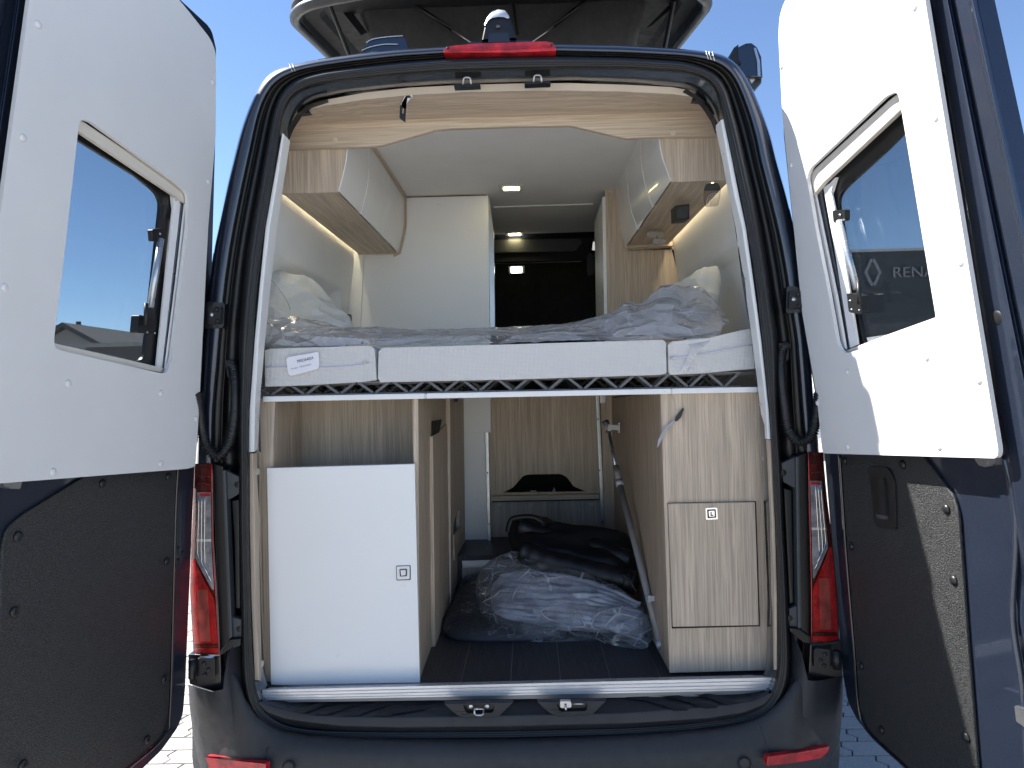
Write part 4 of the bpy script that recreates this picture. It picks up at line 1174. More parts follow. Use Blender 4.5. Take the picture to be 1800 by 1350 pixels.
# ceiling
MB().box(-0.80, 0.80, 0.27, 2.30, ZC, ZC + 0.02).build('ceiling_panel', 'ceiling_fleece', van)
seam_y = None
r_ = ray(955, 360); t_ = (ZC - CAM.z) / r_.z; seam_y = (CAM + r_ * t_).y
MB().box(wpt(868, 361, seam_y).x, wpt(1043, 358, seam_y).x, seam_y, seam_y + 0.012, ZC - 0.006, ZC - 0.001).build('ceiling_joint', 'seam_thread', van)
# side walls
def side_wall(side):
    if side < 0: far = [wpt(617, 250, YW), wpt(618, 400, YW), wpt(624, 449, YW), wpt(612, 560, YW), wpt(606, 700, YW)]
    else: far = [wpt(1178, 250, YW), wpt(1180, 400, YW), wpt(1183.6, 431, YW), wpt(1191, 489, YW), wpt(1204, 580, YW), wpt(1212, 700, YW)]
    n0 = wpt(605, 495, YW) if side < 0 else wpt(1203, 477, YW)
    znt = 2.095; znb = 1.70; ynf = 1.24
    # wall as grid in y and z with a recessed niche
    ys = [0.06, 0.20, 0.212, 0.235, 0.25, 0.6, 0.9, ynf - 0.035, ynf - 0.012, ynf, YW]
    zs = [2.60, 2.4, 2.2, znt + 0.02, znt + 0.004, znt - 0.025, znt - 0.04, 2.0, 1.9, 1.8, znb, 1.5, 1.2, 0.9, ZFL]
    def xat(z):
        pts = sorted([(p.z, p.x) for p in far])
        if z <= pts[0][0]: return pts[0][1]
        for (z0, x0), (z1, x1) in zip(pts, pts[1:]):
            if z0 <= z <= z1: return lerp(x0, x1, (z - z0) / (z1 - z0))
        return pts[-1][1]
    def sm(t): t = max(0, min(1, t)); return t * t * (3 - 2 * t)
    rings = []
    Z = []
    z = 2.35
    while z > ZFL:
        Z.append(z); z -= 0.02
    Yy = [0.06 + 0.02 * k for k in range(67)]
    for y in Yy:
        row = []
        for z in Z:
            dz = sm((znt - z) / 0.022); dy = sm((ynf - y) / 0.05) * sm((y - 0.16) / 0.06)
            dd = 0.045 * dz * dy
            row.append(V((xat(z) + (dd if side > 0 else -dd), y, z)))
        rings.append(row)
    MB().loft(rings, False).build('side_wall', 'wall_fleece', van, smooth=True)
    x = xat(2.3)
    # led strip at the top of the wall under the locker
    zl = PY(YW)(624, 437).z if side < 0 else PY(YW)(1184, 425).z
    led_x = xat(zl)
    s = -side
    MB().box(min(led_x + s*0.004, led_x + s*0.014), max(led_x + s*0.004, led_x + s*0.014), 0.31, YW - 0.02, zl + 0.045, zl + 0.053).build('led_strip', 'led_glow', van)
side_wall(-1); side_wall(1)
MB().box(-0.74, 0.74, 0.12, 5.4, ZC + 0.022, ZC + 0.03).build('roof_liner', 'dark_headliner', van)
# cab end, dark
hat = slab('roof_hatch', Pl(wpt(950, 418, 2.31), (0, 1, -0.35)), rnd([(866,419),(1030,417),(1043,421),(1041,436),(1028,456),(866,461)], [0,0,4,4,5,0]), 0.02, 'black_plastic', van, bev=0.004)
slab('hatch_glass', Pl(wpt(950, 418, 2.295), (0, 1, -0.35)), rnd([(866,422),(1018,420),(1024,424),(1012,441),(866,444)], [0,0,3,4,0]), 0.006, 'bracket_grey', hat)
MB().tube([wpt(866, 461, 2.36), wpt(1020, 457, 2.36), wpt(1040, 448, 2.36)], 0.012, 8).build('hatch_rim', 'lamp_case', hat)
slab('cab_dark_sheet', PY(2.75), [(840,440),(1080,440),(1080,720),(840,720)], 0.02, 'dark_headliner', van)  # upright dark sheet standing in for the unlit cab
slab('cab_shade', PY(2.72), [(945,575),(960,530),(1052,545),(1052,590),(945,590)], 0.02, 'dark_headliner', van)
slab('cab_bracket', PY(2.2), rnd([(1030,450),(1044,446),(1046,470),(1044,482),(1034,486)], 3), 0.03, 'black_gloss', van)

# ---- wooden arch over the opening
arch = thing('overhead_board', 'oak board arching over the top of the rear opening', 'wooden board', wpt(880, 150, 0.08))
tl = [(547,184),(575,175),(640,163),(720,154),(820,149),(900,147),(1000,146),(1100,149),(1180,153),(1222,160)]
bl_ = [(540,193),(575,185),(640,175),(720,167),(820,162),(900,160),(1000,159),(1100,161),(1180,165),(1222,171)]
m = MB(); A = U(PY(0.095), tl); B = U(PY(0.095), bl_)
ysb = 0.27
def at_y(p, y): return V((p.x, y, p.z))
m.loft([A, B], False); m.build('board_edge', 'oak_edge', arch)
sof_f = U(PY(0.095), [(505,222)] + bl_ + [(1250,205)])
sof_b = U(PY(ysb), [(505,226),(540,217),(575,214),(640,212),(720,210),(820,207),(900,206),(1000,203),(1100,200),(1180,197),(1222,195),(1262,194)])
MB().loft([sof_f, sof_b], False).build('board_underside', 'oak_across', arch, smooth=True)
fas = [(490,215),(575,212),(720,208),(900,204),(1100,198),(1275,192),(1275,238),(1263,239),(1150,241),(1103,243),(1090,241),(1010,222),(1000,220.5),(900,222),(790,226),(766,228),(756,231),(672,255),(660,257),(640,258),(490,262)]
fo = slab('fascia', PY(ysb), rnd(fas, 0.0) if False else fas, 0.018, 'oak_across', arch, bev=0.0015)
for px, py in ((589,246),(1183,234)):
    MB().dome(PY(ysb)(px, py), (0,-1,0), 0.0085, 0.0008, 16).build('screw_cover', 'oak_edge', arch)
# pull strap hanging from the board
stp = thing('pull_strap', 'short grey pull strap with black buckle hanging under the oak arch', 'strap', wpt(722, 168, 0.2))
MB().add([wpt(722,165,.100), wpt(726,172,.100), wpt(716,172,.100), wpt(709,192,.100), wpt(713,196,.100), wpt(705,183,.100), wpt(714,168,.100)], [(0,1,2,6),(6,2,4,5),(2,3,4)]).build('webbing', 'strap_pale', stp)
MB().prism([wpt(*p, .100) for p in [(712,168),(720,166),(723,172),(715,181),(713,190),(705,187),(707,178)]], V((0,.003,0))).build('webbing_loop', 'strap_pale', stp)
MB().prism([wpt(*p, .100) for p in [(703,184),(713,186),(712,214),(702,207)]], V((0,.01,0)), [[wpt(*p, .100) for p in [(706,190),(710,191),(709,200),(706,198)]]]).build('buckle', 'black_plastic', stp, bev=0.001)
MB().dome(wpt(723,167,.100), (0,-1,0), 0.006, 0.003, 12).build('strap_screw', 'satin_steel', stp)

# ================================================================== OVERHEAD LOCKERS
def locker(side):
    y0, y1 = 0.29, YW - 0.01
    if side < 0:
        inner = [(609,190),(609.5,245),(609,262),(606,285),(602,305),(593,338)]; outb = (492, 340); outt = (490,190)
        lb_ = 'left overhead locker, oak end with white curved doors'
        g1, g2 = 0.60, 0.98
    else:
        inner = [(1153,157),(1158,215),(1160,243),(1163,262),(1167,280),(1181.5,320)]; outb = (1287, 316); outt = (1290,157)
        lb_ = 'right overhead locker, oak end with white curved doors'
        g1, g2 = 0.63, 1.0
    pl = PY(y0)
    t = thing('overhead_locker', lb_, 'locker', V((pl(*outb).x, y0, pl(*outb).z)), 'overhead lockers above the bed')
    I = [pl(*p) for p in inner]; OB = pl(*outb); OT = pl(*outt)
    sx = 1 if side < 0 else -1                     # direction towards the middle of the van
    # end panel
    MB().prism(I + [OB, OT], V((0, 0.018, 0))).build('end_panel', 'oak_vertical', t, bev=0.001)
    MB().prism([p + V((0, y1 - y0 - 0.018, 0)) for p in I + [OB, OT]], V((0, 0.018, 0))).build('end_panel', 'oak_vertical', t)
    # far end wooden upright showing below
    # bottom board, slightly raised between the ends
    a = OB + V((0, 0.018, 0.006)); b = I[-1] + V((-sx * 0.004, 0.018, 0.006)); L = V((0, y1 - y0 - 0.036, 0))
    MB().box8([a, b, b + V((0, 0, 0.016)), a + V((0, 0, 0.016))], [q + L for q in (a, b, b + V((0, 0, 0.016)), a + V((0, 0, 0.016)))]).build('bottom_board', 'oak_depth', t)
    # three curved white doors
    for ya, yb in ((y0 + 0.004, g1), (g1, g2), (g2, y1 - 0.004)):
        ya += 0.0015; yb -= 0.0015
        ra = [V((p.x + sx * 0.004, ya, p.z + 0.004)) for p in I]; rb = [V((p.x, yb, p.z)) for p in ra]
        ra2 = [p + V((-sx * 0.016, 0, 0.002)) for p in ra]; rb2 = [p + V((-sx * 0.016, 0, 0.002)) for p in rb]
        m = MB(); n = len(I)
        m.loft([ra, rb, rb2, ra2, ra], False)
        m.build('locker_door', 'white_gloss', t, bev=0.0015, angle=50)
    for gy in (g1, g2):
        MB().tube([V((p.x + sx * 0.0042, gy, p.z + 0.003)) for p in I[1:]], 0.0012, 6).build('door_seam', 'seam_thread', t, smooth=True)
    # slim top moulding along the ceiling
    p = I[0]
    MB().box(min(p.x, p.x + sx * 0.016), max(p.x, p.x + sx * 0.016), y0, y1, p.z - 0.012, p.z + 0.002).build('top_moulding', 'oak_depth', t)
    # far wooden cheek
    q = [p + V((sx * 0.014, y1 - y0, 0)) for p in I]
    MB().prism(q + [p + V((-sx * 0.02, y1 - y0, -0.014)) for p in reversed(I[-1:])] + [p + V((-sx * 0.02, y1 - y0, 0)) for p in reversed(I)], V((0, 0.006, 0))).build('end_cheek', 'oak_vertical', t)
    fl = [V((OB.x - sx*0.02 + sx * 0.03, y1 - 0.02, OB.z)), V((I[-1].x, y1 - 0.02, I[-1].z)), V((I[-1].x, y1 - 0.02, I[-1].z - 0.006)), V((OB.x, y1 - 0.02, OB.z - 0.006))]
    return t, I, OB
lkL, IL, OBL = locker(-1)
lkR, IR, OBR = locker(1)
# speaker cube, reading lamps under the right locker
zb_ = OBR.z
sp = thing('speaker_cube', 'small black cube mounted under the right overhead locker', 'speaker', wpt(1196, 386, 0.52))
pl = PY(0.50)
MB().box8(U(pl, [(1187,361),(1212,358),(1212,385),(1188,387)]), [p + V((-0.005, 0.06, 0)) for p in U(pl, [(1187,361),(1212,358),(1212,385),(1188,387)])]).build('case', 'black_plastic', sp, bev=0.002)
MB().box8(U(PY(0.498), [(1190,364),(1209,362),(1209,382),(1190,384)]), U(PY(0.502), [(1190,364),(1209,362),(1209,382),(1190,384)])).build('grille', 'canvas', sp)
lp = thing('reading_lamp', 'clear plastic reading lamp hanging under the right locker, switched off', 'lamp', wpt(1252, 320, 0.33))
slab('lamp_cap', PY(0.33), rnd([(1241,323),(1262,321),(1268,333),(1238,334)], 4), 0.012, 'bracket_grey', lp, bev=0.001)
slab('lamp_glass', PY(0.332), rnd([(1238,332),(1267,331),(1266,344),(1262,362),(1240,363),(1237,345)], 3), 0.006, 'clear_plastic', lp, bev=0.001)
MB().tube([wpt(1252.5,316,.335), wpt(1252.5,323,.335)], 0.002, 8).build('pin_glow', 'lamp_glow', lp)  # pin given its own glow although this lamp is off
for pts in ([(1242,360),(1244,348),(1252,340),(1262,341)], [(1250,362),(1252,350),(1258,346),(1264,347)], [(1246,361),(1248,349),(1255,343),(1263,344)]):
    MB().tube(catmull([wpt(*p, .329) for p in pts], 4), 0.0008, 5).build('etched_line', 'lamp_case', lp)
lp2 = thing('reading_lamp', 'folded chrome reading lamp at the far end of the right locker', 'lamp', wpt(1155, 410, 1.2))
slab('lamp_base', PY(1.00), rnd([(1139,407),(1166,408),(1166,415),(1140,414)], 2), 0.04, 'satin_steel', lp2, bev=0.002)
slab('lamp_arm', PY(0.99), [(1153,414),(1157,414),(1157,422),(1154,422)], 0.01, 'chrome', lp2)
slab('lamp_head', PY(0.98), rnd([(1149,420),(1171,421),(1169,429),(1147,428)], 2), 0.03, 'satin_steel', lp2, bev=0.002)

# ================================================================== BULKHEAD: WARDROBE LEFT, TALL UNIT RIGHT
wd = thing('wardrobe', 'white wardrobe wall with oak top rail at the far side of the bed', 'wardrobe', wpt(740, 580, YW))
slab('wardrobe_wall', PY(YW), [(600,330),(711,346.5),(858,342),(863,760),(606,760)], 0.02, 'white_laminate', wd, bev=0.0015)
slab('top_rail', PY(YW - 0.004), [(711,334),(855,330),(857,342),(711,346)], 0.03, 'oak_across', wd, bev=0.001)
slab('side_board', PY(YW - 0.012), [(612,446),(640,447),(632,600),(606,600)], 0.012, 'wall_fleece', wd, bev=0.002)
for px, py in ((733,339),(841,336)): MB().dome(PY(YW-.004)(px,py), (0,-1,0), 0.011, 0.001, 16).build('screw_cover', 'oak_edge', wd)
e0 = wpt(857, 342, YW + .02); e1 = wpt(862, 600, YW + .02)
MB().box8([e0, e1, e1 + V((-0.01, 0, 0)), e0 + V((-0.01, 0, 0))], [p + V((0.0, 0.62, 0)) for p in (e0, e1, e1 + V((-0.01, 0, 0)), e0 + V((-0.01, 0, 0)))]).build('aisle_side', 'galvanised', wd)
slab('aisle_edge', PY(YW + 0.01), [(857,345),(861,350),(868,415),(870,580),(862,582)], 0.01, 'galvanised', wd)
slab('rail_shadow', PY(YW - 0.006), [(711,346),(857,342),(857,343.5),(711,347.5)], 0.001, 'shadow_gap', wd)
sock = thing('wall_socket', 'small black socket beside the left pillow', 'socket', wpt(612, 557, YW - .05))
slab('socket_body', PY(YW - 0.05), rnd([(606,552),(615,552),(616,564),(608,563)], 2), 0.03, 'black_plastic', sock, bev=0.002)
MB().tube([wpt(614,559,YW-.055), wpt(618,560,YW-.055)], 0.004, 8).build('socket_plug', 'black_plastic', sock)
tu = thing('tall_unit', 'tall oak unit with a white door beside the aisle at the right', 'cupboard', wpt(1120, 580, YW))
slab('rear_panel', PY(YW), [(1064,326),(1084,324),(1104,440),(1180,435),(1196,500),(1215,760),(1064,760)], 0.02, 'oak_vertical', tu, bev=0.001)
slab('rear_panel_upper', PY(YW - 0.0), [(1084,324),(1250,300),(1250,436),(1104,441)], 0.02, 'oak_vertical', tu)
slab('locker_foot', PY(YW - 0.03), [(1104,434),(1182,421),(1183,432),(1104,436)], 0.03, 'oak_across', tu)
MB().dome(PY(YW)(1073, 333), (0,-1,0), 0.015, 0.001, 18).build('screw_cover', 'oak_edge', tu)
d0 = [wpt(1060,346,YW), wpt(1066,352,YW), wpt(1068,548,YW), wpt(1062,552,YW)]
slab('door_edge', PY(YW - 0.004), [(1059,346),(1064,348),(1067.5,551),(1062,553)], 0.02, 'white_laminate', tu)
pa = wpt(1060, 346, YW); pb = wpt(1062, 562, YW)
MB().box8([pa, pb, pb + V((0.012,0,0)), pa + V((0.012,0,0))], [wpt(1045,390,YW+.42), wpt(1048,572,YW+.42), wpt(1048,572,YW+.42) + V((0.012,0,0)), wpt(1045,390,YW+.42) + V((0.012,0,0))]).build('aisle_door', 'white_laminate', tu)
slab('worktop_edge', PY(YW - 0.002), [(1055,566),(1067,551),(1068,560),(1060,566)], 0.02, 'oak_edge', tu)

# ceiling lights
def clight(px, py, z, w_, h_, mat, label, k):
    r = ray(px, py); t = (z - CAM.z) / r.z; p = CAM + r * t
    c = thing('ceiling_light', label, 'light', p, 'square lights along the ceiling')
    MB().box(p.x - w_, p.x + w_, p.y - w_ * 0.75, p.y + w_ * 0.75, p.z - 0.007, p.z).build('light_frame', 'lamp_case', c, bev=0.001)
    MB().box(p.x - w_ * 0.62, p.x + w_ * 0.70, p.y - w_ * 0.42, p.y + w_ * 0.42, p.z - 0.009, p.z - 0.0072).build('light_diffuser', mat, c)
clight(898, 329, ZC, 0.056, 0.04, 'lamp_glow', 'nearest of the three square ceiling lights, glowing warm', 1)
clight(904, 410, ZC, 0.056, 0.04, 'lamp_glow', 'middle one of the three square ceiling lights, glowing warm', 2)
c3_ = thing('ceiling_light', 'farthest of the three square lights, bright white against the dark cab', 'light', wpt(908, 473, 2.73), 'square lights along the ceiling')
slab('light_frame', PY(2.73), [(894,468),(922,467),(922,480),(895,481)], 0.01, 'lamp_case', c3_, bev=0.001)
slab('light_diffuser', PY(2.727), [(898,469.5),(917,469),(917,479),(899,479.5)], 0.003, 'lamp_glow_white', c3_)

# ================================================================== GARAGE CABINETS
ZRAIL = PY(0.10)(900, 700).z
# --- left cabinet
lc = thing('storage_cabinet', 'left oak cabinet with open top shelf and plain white door', 'cabinet', (wpt(600,1200,YF).x, YF, ZFL))
slab('face_frame', PY(YF), [(456,700),(735,694),(738,1199),(466,1204)], 0.018, 'oak_vertical', lc, holes=[[(481,703),(727,697),(728,900),(480,900)]], bev=0.001)
a = U(PY(YF + 0.018), [(481,703),(727,697),(728,900),(480,900)]); b_ = [p + V((0, 0.42, 0)) for p in a]
slab('shelf_back', PY(YF + 0.30), [(470,690),(740,690),(740,905),(470,905)], 0.01, 'oak_vertical', lc)
MB().box8([a[0], a[0] + V((-0.012,0,0)), a[3] + V((-0.012,0,0)), a[3]], [p + V((0,.28,0)) for p in [a[0], a[0] + V((-0.012,0,0)), a[3] + V((-0.012,0,0)), a[3]]]).build('shelf_side', 'oak_vertical', lc)
MB().box8([a[3], a[2], a[2] + V((0,0,-.015)), a[3] + V((0,0,-.015))], [p + V((0,.28,0)) for p in [a[3], a[2], a[2] + V((0,0,-.015)), a[3] + V((0,0,-.015))]]).build('shelf_board', 'oak_across', lc)
slab('stile_edge', PY(YF - 0.002), [(479,703),(484,703),(478,820),(474,820)], 0.003, 'oak_edge', lc)
wdo = slab('cabinet_door', PY(YF - 0.022), [(469,823),(729,815.5),(738,1200),(476,1205)], 0.018, 'white_laminate', lc, bev=0.0015)
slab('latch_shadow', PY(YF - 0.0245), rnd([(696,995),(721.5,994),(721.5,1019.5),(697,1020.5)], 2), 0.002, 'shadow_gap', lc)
lt = slab('door_latch', PY(YF - 0.026), rnd([(697,996),(720,995),(720,1018),(698,1019)], 2), 0.006, 'rail_white', lc, bev=0.001)
slab('latch_button', PY(YF - 0.030), rnd([(702,1001),(715,1000.5),(715,1013),(703,1013.5)], 1.5), 0.006, 'black_plastic', lt, bev=0.001)
slab('button_face', PY(YF - 0.032), rnd([(704,1002.5),(713,1002),(713,1011),(705,1012)], 1), 0.004, 'rail_white', lt)
FZ = PZ(ZFL)
yB = FZ(766, 1137).y; yC = FZ(791, 1069).y; yE = FZ(818, 985).y
print('yB', yB, 'yC', yC, 'yE', yE)
yE = min(yE, YW)
xa = wpt(737, 1000, YF).x
a0, a1 = wpt(733,696,YF), wpt(738,1199,YF)
k0 = wpt(784,700,yC)
a0.y = a1.y = YF + 0.0185
sideA = [a0, a1, V((FZ(791,1069).x - 0.02, yC, ZFL)), V((k0.x, yC, a0.z))]
MB().prism(sideA, V((-0.018, 0, 0))).build('side_panel', 'oak_vertical', lc, bev=0.001)
# raised pocket board
b0 = wpt(761, 767, yB); b1 = wpt(765, 1137, yB); c0_ = wpt(786, 745, yC); c1_ = V((FZ(791,1069).x, yC, ZFL))
MB().box8([b0, b1, b1 + V((-.02,0,0)), b0 + V((-.02,0,0))], [c0_, c1_, c1_ + V((-.02,0,0)), c0_ + V((-.02,0,0))]).build('pocket_board', 'oak_vertical', lc, bev=0.0015)
MB().prism([wpt(760,740,yB+.02), wpt(777,737,yB+.10), wpt(772,760,yB+.10), wpt(761,766,yB+.02)], V((-.002,0,0))).build('pocket_opening', 'shadow_gap', lc)
sc_ = thing('side_cupboard', 'oak side board with a cut-out hand hole behind the left cabinet', 'board', (c1_.x, yC, ZFL))
t0 = wpt(787,700,yC); t1 = wpt(791,1069,yC); e0_ = wpt(815,700,yE); e1_ = FZ(818,985) if yE < YW else wpt(818,975,YW)
e1_.y = yE
hole = []
def onq(px, py):
    n = (e0_ - t0).cross(t1 - t0)
    return P3(t0, t1, e0_)(px, py)
MB().prism([t0, t1, e1_, e0_], V((-.016,0,0)), [[onq(797,925), onq(801,908), onq(808,895), onq(808,945), onq(797,962)]]).build('side_board', 'oak_vertical', sc_, bev=0.001)
slab('front_edge', PY(yC - 0.002), [(786,696),(791,696),(793,1067),(789,1069)], 0.004, 'oak_edge', sc_)
MB().prism([onq(796,940), onq(809,925), onq(810,960), onq(797,985)], V((0.006,0,0))).build('hand_flap', 'oak_vertical', sc_, bev=0.001)
slab('catch', PY(yC + 0.1), [(796,697),(805,697),(804,706),(798,707)], 0.02, 'black_plastic', sc_)

# --- right cabinet
rc = thing('storage_cabinet', 'right oak cabinet with small square door and chrome latch', 'cabinet', (wpt(1260,1180,YF).x, YF, ZFL))
slab('face_frame', PY(YF), [(1161,688),(1336,683),(1354,1178),(1177,1183)], 0.018, 'oak_vertical', rc, bev=0.001)
ra = wpt(1162,688,YF); rb = wpt(1177,1183,YF); rfa = wpt(1075,700,YW); rfb = wpt(1086,960,YW)
rfb = V((rfb.x, YW, ZFL)); rfb.x = rfa.x + (rb.x - ra.x) * 0.6
ra.x = wpt(1161,688,YF).x + 0.0004; rb.x += 0.0004; ra.y = rb.y = YF + 0.0185
MB().box8([ra, rb, rb + V((.018,0,0)), ra + V((.018,0,0))], [rfa, rfb, rfb + V((.018,0,0)), rfa + V((.018,0,0))]).build('side_panel', 'oak_diagonal', rc, bev=0.001)
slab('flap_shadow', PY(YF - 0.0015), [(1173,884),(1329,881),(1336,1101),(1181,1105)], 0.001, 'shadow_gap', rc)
slab('cabinet_door', PY(YF - 0.016), [(1175,886),(1327,883),(1334,1099),(1183,1102)], 0.0145, 'oak_vertical', rc, bev=0.0012)
lt = slab('door_latch', PY(YF - 0.020), rnd([(1240,893),(1261,892),(1262,913),(1241,914)], 2), 0.005, 'chrome', rc, bev=0.001)
slab('latch_ring', PY(YF - 0.021), rnd([(1243,896),(1258,895),(1259,910),(1244,911)], 2), 0.003, 'black_plastic', lt)
slab('latch_button', PY(YF - 0.024), rnd([(1245.5,898),(1256,897.5),(1256.5,908),(1246.5,908.5)], 1.5), 0.006, 'chrome', lt, bev=0.001)
slab('latch_slot', PY(YF - 0.0245), [(1249,900),(1251,900),(1251,905),(1254,905),(1254,907),(1249,907)], 0.001, 'black_plastic', lt)
# loose strap by the right cabinet
ls = thing('loose_strap', 'thin grey strap with black toggle dangling at the right cabinet edge', 'strap', wpt(1180, 745, YF - .01))
MB().tube(catmull([wpt(1168,688,.1), wpt(1180,694,.11), wpt(1187,710,.115), wpt(1188,722,.115)], 5), 0.001, 6).build('cord', 'strap_grey', ls)
MB().prism([wpt(*p, .112) for p in [(1200,717),(1203,719),(1197,734),(1190,741),(1186,740),(1188,733)]], V((0,.006,0))).build('toggle', 'black_plastic', ls, bev=0.001)
MB().prism([wpt(*p, .114) for p in [(1186,737),(1188,740),(1172,756),(1164,772),(1155,788),(1157,773),(1168,752)]], V((0,.0015,0))).build('strap_tail', 'strap_grey', ls)

# --- bulkhead panel at the back of the garage
gb = thing('garage_bulkhead', 'oak bulkhead at the back of the garage with arched opening', 'partition', (wpt(955,960,YW).x, YW + .05, ZFL))
yb_ = YW + 0.06
pan = [(850,690),(1062,690),(1062,866),(850,868)]
hl = rnd([(884,866),(902,857),(920,836),(930,834),(985,833),(996,838),(1008,855),(1030,864)], [2,4,8,4,4,8,4,2])
slab('upper_panel', PY(yb_), [(850,690),(1062,690),(1062,878),(850,880)], 0.016, 'oak_vertical', gb, holes=[hl], bev=0.001)
slab('lower_panel', PY(yb_ + 0.02), [(850,870),(1062,868),(1064,1010),(852,1010)], 0.016, 'oak_grey', gb)
slab('shelf_ledge', PY(yb_ - 0.05), [(864,873),(1053,869),(1053,877),(864,881)], 0.06, 'oak_across', gb, bev=0.001)
slab('ledge_shade', PY(yb_ - 0.045), [(865,881.5),(1053,877.5),(1053,879),(865,883)], 0.05, 'shadow_gap', gb)  # dark strip painting the shade below the ledge
slab('divider', PY(yb_ - 0.01), [(955,878),(960,878),(962,950),(957,950)], 0.03, 'oak_edge', gb)
slab('side_strip', PY(YW + 0.012), [(1056,690),(1080,690),(1088,960),(1064,960)], 0.016, 'oak_vertical', gb)
for px in (878, 934, 1040): MB().dome(PY(yb_ + .02)(px, 886), (0,-1,0), 0.012, 0.001, 16).build('screw_cover', 'oak_edge', gb)
slab('white_wall', PY(YW + 0.03), [(812,694),(856,692),(862,966),(818,967)], 0.02, 'white_laminate', gb)
for pts, holes_, pl_ in (([(851,697),(857,697),(863,966),(858,966)], [(856,741),(857,831),(860,921)], [(834,700),(851,699),(851,715),(835,716)]),
                  ([(1047,695),(1053,694),(1064,940),(1058,942)], [(1051,737),(1054,827),(1059,917)], [(1054,692),(1069,692),(1070,708),(1055,709)])):
    st_ = slab('metal_upright', PY(YW + 0.005), pts, 0.012, 'galvanised', gb, bev=0.001)
    for h in holes_: MB().dome(PY(YW + 0.004)(*h), (0,-1,0), 0.004, 0.001, 10).build('upright_bolt', 'black_plastic', st_)
    pp = slab('mount_plate', PY(YW + 0.002), pl_, 0.004, 'galvanised', gb, bev=0.001)
    cx = sum(p[0] for p in pl_) / 4; cy = sum(p[1] for p in pl_) / 4
    for dx, dy in ((-4,-4),(5,-4),(2,4)): MB().dome(PY(YW + 0.001)(cx+dx, cy+dy), (0,-1,0), 0.004, 0.001, 8).build('plate_screw', 'satin_steel', pp)
slab('dark_backing', PY(YW + 0.6), [(860,780),(1060,780),(1060,900),(860,900)], 0.02, 'dark_headliner', gb)  # dark sheet in place of the unlit space behind the opening
for pts in ([(932,864),(943,864),(941,868),(934,868)], [(971,866),(974,858),(978,866)]):
    slab('pale_object', PY(YW + 0.3), [(x, y-1) for x, y in pts], 0.02, 'rail_white', gb)
# raised inner floor with aluminium nosing
zs_ = wpt(840, 978, 1.06).z
rs = thing('inner_step', 'raised dark floor with aluminium nosing behind the garage', 'step', (wpt(840,990,1.05).x, 1.06, ZFL))
ys_ = 1.08
MB().box(-0.45, 0.40, ys_, YW + .1, ZFL, zs_).build('step_top', 'black_laminate', rs)
slab('nosing', PY(ys_ - 0.006), [(812,986),(1060,980),(1060,992),(813,998)], 0.01, 'aluminium', rs, bev=0.001)
slab('riser', PY(ys_ - 0.002), [(812,998),(1060,992),(1060,1050),(813,1050)], 0.006, 'oak_grey', rs)
slab('step_tread', Pl((0, 0, wpt(840,986,ys_-.006).z), (0,0,-1)), [(812,986),(1060,980),(1060,962),(815,966)], 0.01, 'black_laminate', rs)

# ================================================================== BED
bed = thing('bed_base', 'slatted bed base on a white cross rail', 'bed base', (wpt(900,690,0.1).x, 0.1, ZRAIL))
yr = 0.10
def railpc(x0, x1):
    def yl(x): return lerp(696.5, 672.5, (x - 460) / 873.0)
    pts = [(x0, yl(x0)), (x1, yl(x1)), (x1, yl(x1) + 10.5), (x0, yl(x0) + 10.5)]
    # rail is lowest at left like the rest of the van in the picture
    return slab('cross_rail', PY(yr), pts, 0.035, 'rail_white', bed, bev=0.0015)
yl = lambda x: 697 - (x - 460) * 0.0195
def rail2(x0, x1):
    pts = [(x0, yl(x0)), (x1, yl(x1)), (x1, yl(x1) + 9.5), (x0, yl(x0) + 9.5)]
    return slab('cross_rail', PY(yr), pts, 0.035, 'rail_white', bed, bev=0.0015)
rail2(462, 746); rail2(750, 1179); rail2(1182, 1333)
for px in (748, 1180.5): slab('rail_joiner', PY(yr + 0.004), [(px-3,yl(px)+1),(px+3,yl(px)+1),(px+3,yl(px)+9),(px-3,yl(px)+9)], 0.03, 'galvanised', bed)
# spring truss elements
lowz = [PY(yr + 0.02)(x, yl(x) - 1) for x in (462, 1333)]
def zlow(x): return lerp(lowz[0].z, lowz[1].z, (x - lowz[0].x) / (lowz[1].x - lowz[0].x))
topz = [PY(0.13)(466, 678), PY(0.13)(1330, 655)]
def ztop(x): return lerp(topz[0].z, topz[1].z, (x - topz[0].x) / (topz[1].x - topz[0].x))
x = lowz[0].x + 0.02
def strut(mb, a, b, w_=0.012, t_=0.004):
    d = (b - a).normalized(); n = V((-d.z, 0, d.x)) * t_
    y = V((0, w_, 0))
    mb.box8([a - n, b - n, b + n, a + n], [a - n + y, b - n + y, b + n + y, a + n + y])
first_row = True
pitch = 0.110
k = 0
slproto = None
while x < lowz[1].x - 0.06:
    zl_, zt_ = zlow(x), ztop(x)
    m = MB()
    strut(m, V((x - 0.048, 0.135, zt_ + 0.001)), V((x - 0.004, 0.135, zl_ + 0.003)))
    strut(m, V((x + 0.048, 0.135, zt_ + 0.001)), V((x + 0.004, 0.135, zl_ + 0.003)))
    strut(m, V((x - 0.052, 0.133, zt_ + 0.002)), V((x + 0.052, 0.133, zt_ + 0.002)), 0.03, 0.0025)
    strut(m, V((x - 0.055, 0.132, zl_ + 0.001)), V((x + 0.055, 0.132, zl_ + 0.001)), 0.02, 0.002)
    o = m.build('slat_spring', 'slat_grey', bed)
    for r in range(1, 7):
        c = copyo(o, (0.012 * (r % 2), r * 0.15, 0), bed)
    x += pitch
